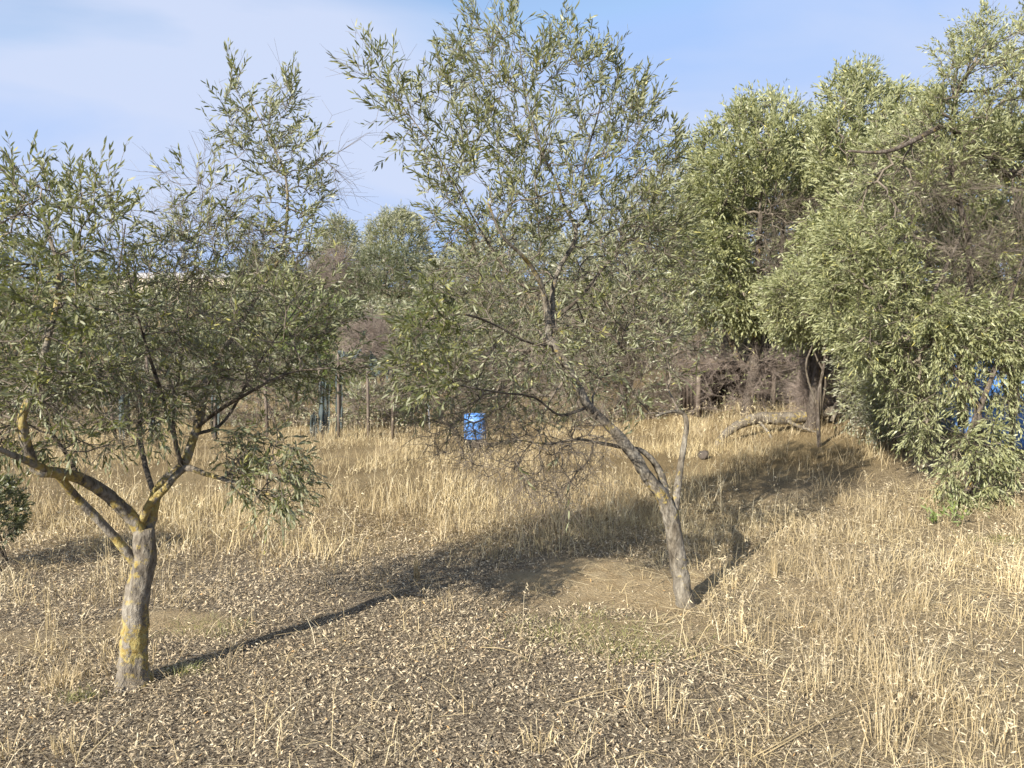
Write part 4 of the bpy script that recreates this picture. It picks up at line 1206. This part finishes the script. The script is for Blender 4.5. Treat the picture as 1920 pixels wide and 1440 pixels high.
for mk, one in ((cyy < 9.5, False), (cyy >= 9.5, True)):
    V, f3, f4, rr, tip, mid = blades(with_z(cx, cyy)[mk], hgt[mk], wid_[mk], lean[mk], RNG.random(mk.sum()), rn[mk], one)
    mb.add(V, f3, f4, rr)
# tall seed stalks
sx_, sy_ = scatter(3000, -9, 7, 5.0, 17, field_d)
n = len(sx_)
V, f3, f4, rr, tip, mid = blades(with_z(sx_, sy_), .28 + .26 * RNG.random(n), np.full(n, .0014), np.concatenate([RNG.normal(size=(n, 2)) * .12, np.zeros((n, 1))], 1), RNG.random(n), np.clip(RNG.normal(.8, .12, n), 0, 1))
mb.add(V, f3, f4, rr)
q = np.repeat(np.arange(n), 3)
V, f3, f4 = leaf_arrays(tip[q] - (tip[q] - mid[q]) * RNG.random((len(q), 1)) * .35, norm(RNG.normal(size=(len(q), 3)) * .5 + [0, 0, .3]), rand_dir(len(q)), .03 + .02 * RNG.random(len(q)), np.full(len(q), .006), np.full(len(q), .05))
mb.add(V, f3, f4, .9)
link('dry_grass', mb.mesh('dry_grass'), M['straw'], kind='stuff')


# short and lying straw in the foreground
def fore_d(x, y):
    r = .10 + .9 * sstep(.2, 1.7, x) * sstep(5.9, 5.0, y * .8)
    r = np.maximum(r, .55 * sstep(-1.5, -2.2, x) * sstep(.35, .6, fbm(x * 1.9, y * 1.9 + 5, 2)))
    cl = sstep(.36, .60, fbm(x * 2.7 + 8, y * 2.7, 3))
    return r * (.12 + .88 * cl) * (1 - .85 * sand_mask(x, y))


mb = MB()
cx, cyy = scatter(3600, -4.2, 5.2, 1.9, 7.6, fore_d)
k = 9
cx = np.repeat(cx, k) + RNG.normal(size=len(cx) * k) * .03; cyy = np.repeat(cyy, k) + RNG.normal(size=len(cyy) * k) * .03
n = len(cx)
hgt = (.03 + .15 * RNG.random(n) ** 1.6) * np.repeat(.5 + 1.0 * RNG.random(n // k), k)
lean = np.concatenate([RNG.normal(size=(n, 2)) * np.where(RNG.random(n) < .4, 1.3, .4)[:, None], np.zeros((n, 1))], 1)
rn = np.clip(np.repeat(RNG.normal(.66, .13, n // k), k) + RNG.normal(0, .13, n), 0, 1)
wid_ = .0010 + .0010 * RNG.random(n)
for mk, one in ((hgt > .07, False), (hgt <= .07, True)):
    V, f3, f4, rr, _, _ = blades(with_z(cx, cyy)[mk], hgt[mk], wid_[mk], lean[mk], RNG.random(mk.sum()), rn[mk], one)
    mb.add(V, f3, f4, rr)
# thin upright stalks with drooping spikelets
sx_, sy_ = scatter(1300, -3.5, 4.8, 2.2, 7.4, fore_d)
n = len(sx_)
V, f3, f4, rr, tip, mid = blades(with_z(sx_, sy_), .12 + .34 * RNG.random(n) ** 1.4, np.full(n, .0011), np.concatenate([RNG.normal(size=(n, 2)) * .16, np.zeros((n, 1))], 1), RNG.random(n), np.clip(RNG.normal(.8, .1, n), 0, 1))
mb.add(V, f3, f4, rr)
q = np.repeat(np.arange(n), 4)
V, f3, f4 = leaf_arrays(tip[q] - (tip[q] - mid[q]) * RNG.random((len(q), 1)) * .5, norm(RNG.normal(size=(len(q), 3)) * .6 + [0, 0, -.2]), rand_dir(len(q)), .018 + .014 * RNG.random(len(q)), np.full(len(q), .004), np.full(len(q), .05))
mb.add(V, f3, f4, .95)
# lying straws
lx, ly_ = scatter(7000, -3.8, 5.0, 2.0, 7.2, lambda x, y: .12 + .88 * sstep(.0, 1.5, x))
n = len(lx); a = RNG.random(n) * 2 * PI; ll = .03 + .26 * RNG.random(n) ** 3
b0 = with_z(lx, ly_, .018); b1 = with_z(lx + np.cos(a) * ll, ly_ + np.sin(a) * ll, .018) + np.stack([0 * a, 0 * a, RNG.random(n) * .05], -1)
V, F = prisms(b0, b1, np.full(n, .0011), np.full(n, .0007), 3); mb.add(V, f4=F, rnd=np.repeat(np.clip(RNG.normal(.75, .2, n), 0, 1), 6))
for a_, b_ in (((1410, 1436), (1705, 1285)), ((1432, 1430), (1690, 1298)), ((1330, 1215), (1510, 1310)), ((1560, 1310), (1755, 1120)), ((1060, 1330), (1240, 1300)), ((1690, 1210), (1830, 1130)), ((900, 1225), (990, 1250)), ((1280, 1250), (1450, 1210))):
    ga, gb_ = ground_at(*a_), ground_at(*b_)
    tt = np.linspace(0, 1, 7)[:, None]
    q_ = ga + (gb_ - ga) * tt; q_[:, 2] = height(q_[:, 0], q_[:, 1]) + .03 + .02 * np.sin(tt[:, 0] * 3)
    mb.tube(q_, np.linspace(.0022, .0012, 7), 5)
link('straw_stubble', mb.mesh('straw_stubble'), M['straw'], kind='stuff')


# leaf litter
def litter_d(x, y):
    near = np.clip(4.2 / y, .25, 1) ** 1.6
    inside = sstep(.78, .70, np.abs(x) / (y + .7))
    return inside * near * (1 - .86 * sstep(.15, .9, sand_mask(x, y))) * (.55 + .45 * sstep(.25, .5, fbm(x * 2.6, y * 2.6 + 11, 4))) * (1 - .8 * sstep(6.2, 8.0, y)) * (1 - .62 * sstep(.4, 1.9, x))


x, y = scatter(245000, -6.0, 6.2, 1.9, 8.6, litter_d)
n = len(x)
d = np.stack([np.cos(q := RNG.random(n) * 2 * PI), np.sin(q), RNG.normal(0, .55, n)], -1)
nr = norm(np.stack([RNG.normal(0, .6, n), RNG.normal(0, .6, n), np.ones(n)], -1))
rn = np.clip(RNG.normal(.52, .27, n) + .5 * (fbm(x * 1.6, y * 1.6, 4) - .5), 0, .95); rn = np.where(RNG.random(n) < .012, 1, rn)
ln = (.007 + .024 * RNG.random(n) ** 2.0) * (.9 + .1 * np.clip(y - 3, 0, 3))
me = leaf_mesh('leaf_litter', with_z(x, y, .004) + np.stack([0 * x, 0 * x, RNG.random(n) ** 1.6 * .030 - .004], -1), d, nr, ln, ln * (.17 + .14 * RNG.random(n)), RNG.normal(.06, .10, n), rn, simple=True)
link('leaf_litter', me, M['litter'], kind='stuff')
# crumbs and small clods on the bare earth
x, y = scatter(5200, -2.6, 2.6, 3.0, 6.2, lambda x, y: .03 + .97 * sstep(.25, .7, sand_mask(x, y)))
n = len(x); r_ = .003 + .012 * RNG.random(n) ** 5
o6 = np.array([[1, 0, 0], [-1, 0, 0], [0, 1, 0], [0, -1, 0], [0, 0, .8], [0, 0, -.8]])
V = with_z(x, y, .002)[:, None] + (o6[None] * (1 + .5 * RNG.normal(size=(n, 6, 1)) * .5)) @ lerp_R(0, 0, .5).T * r_[:, None, None]
f_ = np.array([[0, 2, 4], [2, 1, 4], [1, 3, 4], [3, 0, 4]])
me = mesh_np('clods', V.reshape(-1, 3), [(np.arange(n)[:, None, None] * 6 + f_[None]).reshape(-1, 3)], {'rnd': np.repeat(RNG.random(n), 6)})
link('earth_crumbs', me, rnd_mat('earth_crumb', [(0, (0.20, 0.15, 0.09)), (1, (0.46, 0.37, 0.23))], .95, .1), kind='stuff')
# small dead sticks
lx, ly_ = scatter(900, -3.8, 4.6, 2.0, 7.6, lambda x, y: .6 + 0 * x)
n = len(lx); a = RNG.random(n) * 2 * PI; ll = .04 + .16 * RNG.random(n) ** 2
b0 = with_z(lx, ly_, .012); b1 = with_z(lx + np.cos(a) * ll, ly_ + np.sin(a) * ll, .02)
V, F = prisms(b0, b1, .001 + .0015 * RNG.random(n), np.full(n, .0008), 4)
mb = MB(); mb.add(V, f4=F); link('dead_twig_litter', mb.mesh('sticks'), M['twig'], kind='stuff')

# green weeds lying low
mb = MB()
for px, py, r_, nn in ((1100, 1180, .26, 900), (1150, 1200, .22, 500), (1200, 1230, .16, 300), (390, 1180, .12, 420), (345, 1262, .05, 160), (150, 1310, .05, 120), (1880, 1015, .12, 300)):
    g = ground_at(px, py)
    x = g[0] + RNG.normal(size=nn) * r_; y = g[1] + RNG.normal(size=nn) * r_ * .6
    V, f3, f4, rr, _, _ = blades(with_z(x, y), .02 + .05 * RNG.random(nn), np.full(nn, .0014), np.concatenate([RNG.normal(size=(nn, 2)) * .8, np.zeros((nn, 1))], 1), RNG.random(nn), RNG.random(nn))
    mb.add(V, f3, f4, rr)
link('green_weeds', mb.mesh('weeds'), leaf_mat('dry_green_weed', [(0, (0.16, 0.17, 0.055)), (1, (0.34, 0.33, 0.13))], (0.25, 0.26, 0.1)), kind='stuff')


# tufts one can tell apart
def tuft(label, px, py, n, h, spread, tone=.75, seeds=True, lean=.22, wid=.0014):
    if seeds: spread = spread * 2.0
    g = ground_at(px, py)
    a = RNG.random(n) * 2 * PI; r_ = np.sqrt(RNG.random(n)) * spread
    x = g[0] + np.cos(a) * r_; y = g[1] + np.sin(a) * r_
    ln_ = np.stack([np.cos(a) * lean, np.sin(a) * lean, 0 * a], -1) * (r_ / spread)[:, None] + np.concatenate([RNG.normal(size=(n, 2)) * lean * .7, np.zeros((n, 1))], 1)
    V, f3, f4, rr, tip, mid = blades(with_z(x, y), h * (.25 + .85 * RNG.random(n)), wid * (.7 + .6 * RNG.random(n)), ln_, RNG.random(n), np.clip(RNG.normal(tone, .1, n), 0, 1))
    mb = MB(); mb.add(V, f3, f4, rr)
    root = thing('grass_tuft', label, 'grass tuft', g, 0, 'dry grass tufts in the foreground')
    o = link('blade_cluster', mb.mesh('blades', False, g), M['straw'], root, 'stuff')
    if seeds:
        q = RNG.choice(n, n // 2)
        q = np.repeat(q, 3)
        V, f3, f4 = leaf_arrays(tip[q] - (tip[q] - mid[q]) * RNG.random((len(q), 1)) * .4, norm(RNG.normal(size=(len(q), 3)) * .5 + [0, 0, .4]), rand_dir(len(q)), .018 + .016 * RNG.random(len(q)), np.full(len(q), .004), np.full(len(q), .05))
        mb = MB(); mb.add(V, f3, f4, .92)
        link('seed_heads', mb.mesh('seeds', False, g), M['straw'], root, 'stuff')


tuft('narrow golden grass tuft standing alone on the shaded litter', 781, 1088, 55, .26, .02, .62, False, .05)
tuft('tall dry oat tuft in the right foreground', 1668, 1400, 60, .36, .04, .8)
tuft('dense dry oat tuft behind the tall right foreground tuft', 1700, 1290, 70, .34, .07, .8)
tuft('straw coloured tuft at the lower right corner', 1870, 1400, 90, .22, .09, .7)
tuft('upright dry grass tuft halfway between the leaning trunk and the right edge', 1590, 1085, 45, .30, .04, .75)
tuft('slim yellow tuft just right of the leaning trunk shadow', 1452, 1085, 35, .30, .02, .66, False, .04)
tuft('short bushy straw tuft left of the lichen covered trunk', 115, 1285, 160, .13, .09, .72, False, .4, .0013)
tuft('thin dry stalks in front of the bushy straw tuft', 125, 1410, 45, .14, .05, .66, False, .3)
tuft('dry oat stalks below the green weeds near the photo centre', 1240, 1330, 26, .26, .06, .82)
tuft('low straw tuft at the bottom edge right of centre', 1010, 1400, 50, .11, .06, .66, False, .35)
tuft('dry tuft in the right foreground nearest the leaning trunk', 1400, 1190, 40, .2, .07, .7)
tuft('tall tuft of dry stalks at the right edge of the photo', 1900, 1100, 50, .34, .05, .8)
tuft('loose tuft of dry stalks in the foreground below the leaning trunk', 1550, 1290, 40, .26, .06, .8)
tuft('single line of thin dry stalks left of the lichen covered trunk', 95, 1180, 14, .42, .02, .75, True, .06)


def sprout(label, px, py, n, L_, group):
    g = ground_at(px, py)
    root = thing('olive_sprout', label, 'sprout', g, 0, group)
    mb = MB(); ls = []
    for i in range(n):
        d = norm(np.array([RNG.normal() * .5, RNG.normal() * .5, 1.0])); l = L_ * (.6 + .5 * RNG.random())
        ps = np.array([g - [0, 0, .02], g + d * l * .5, g + d * l + np.array([d[0], d[1], -.1]) * l * .2])
        mb.tube(ps, [.0022, .0018, .001], 5)
        nl = 10
        t_ = np.linspace(.25, 1, nl)
        pos = ps[0] + (ps[2] - ps[0]) * t_[:, None]
        ld = norm(d * .7 + RNG.normal(size=(nl, 3)) * .6)
        ls.append((pos, ld, norm(RNG.normal(size=(nl, 3)) * .4 + [0, 0, 1]), .05 + .02 * RNG.random(nl), .014 + .003 * RNG.random(nl), RNG.normal(.05, .05, nl), RNG.random(nl) * .8 + .2))
    link('stem_cluster', mb.mesh('stems', True, g), M['twig'], root)
    me = leaf_mesh('leaves', *[np.concatenate([l[i] for l in ls]) for i in range(7)], off=g)
    link('foliage', me, M['leaf_green'], root, 'stuff')


G_S = 'green sprouts under the right tree'
sprout('leafy green sprout left of the pair under the right tree', 1748, 985, 4, .16, G_S)
sprout('larger leafy green sprout under the right tree', 1792, 985, 6, .20, G_S)
sprout('bright green sprout beside the grey stem under the right tree', 1828, 945, 5, .2, G_S)
sprout('green sprout close to the left big blue drum', 1765, 830, 4, .25, G_S)
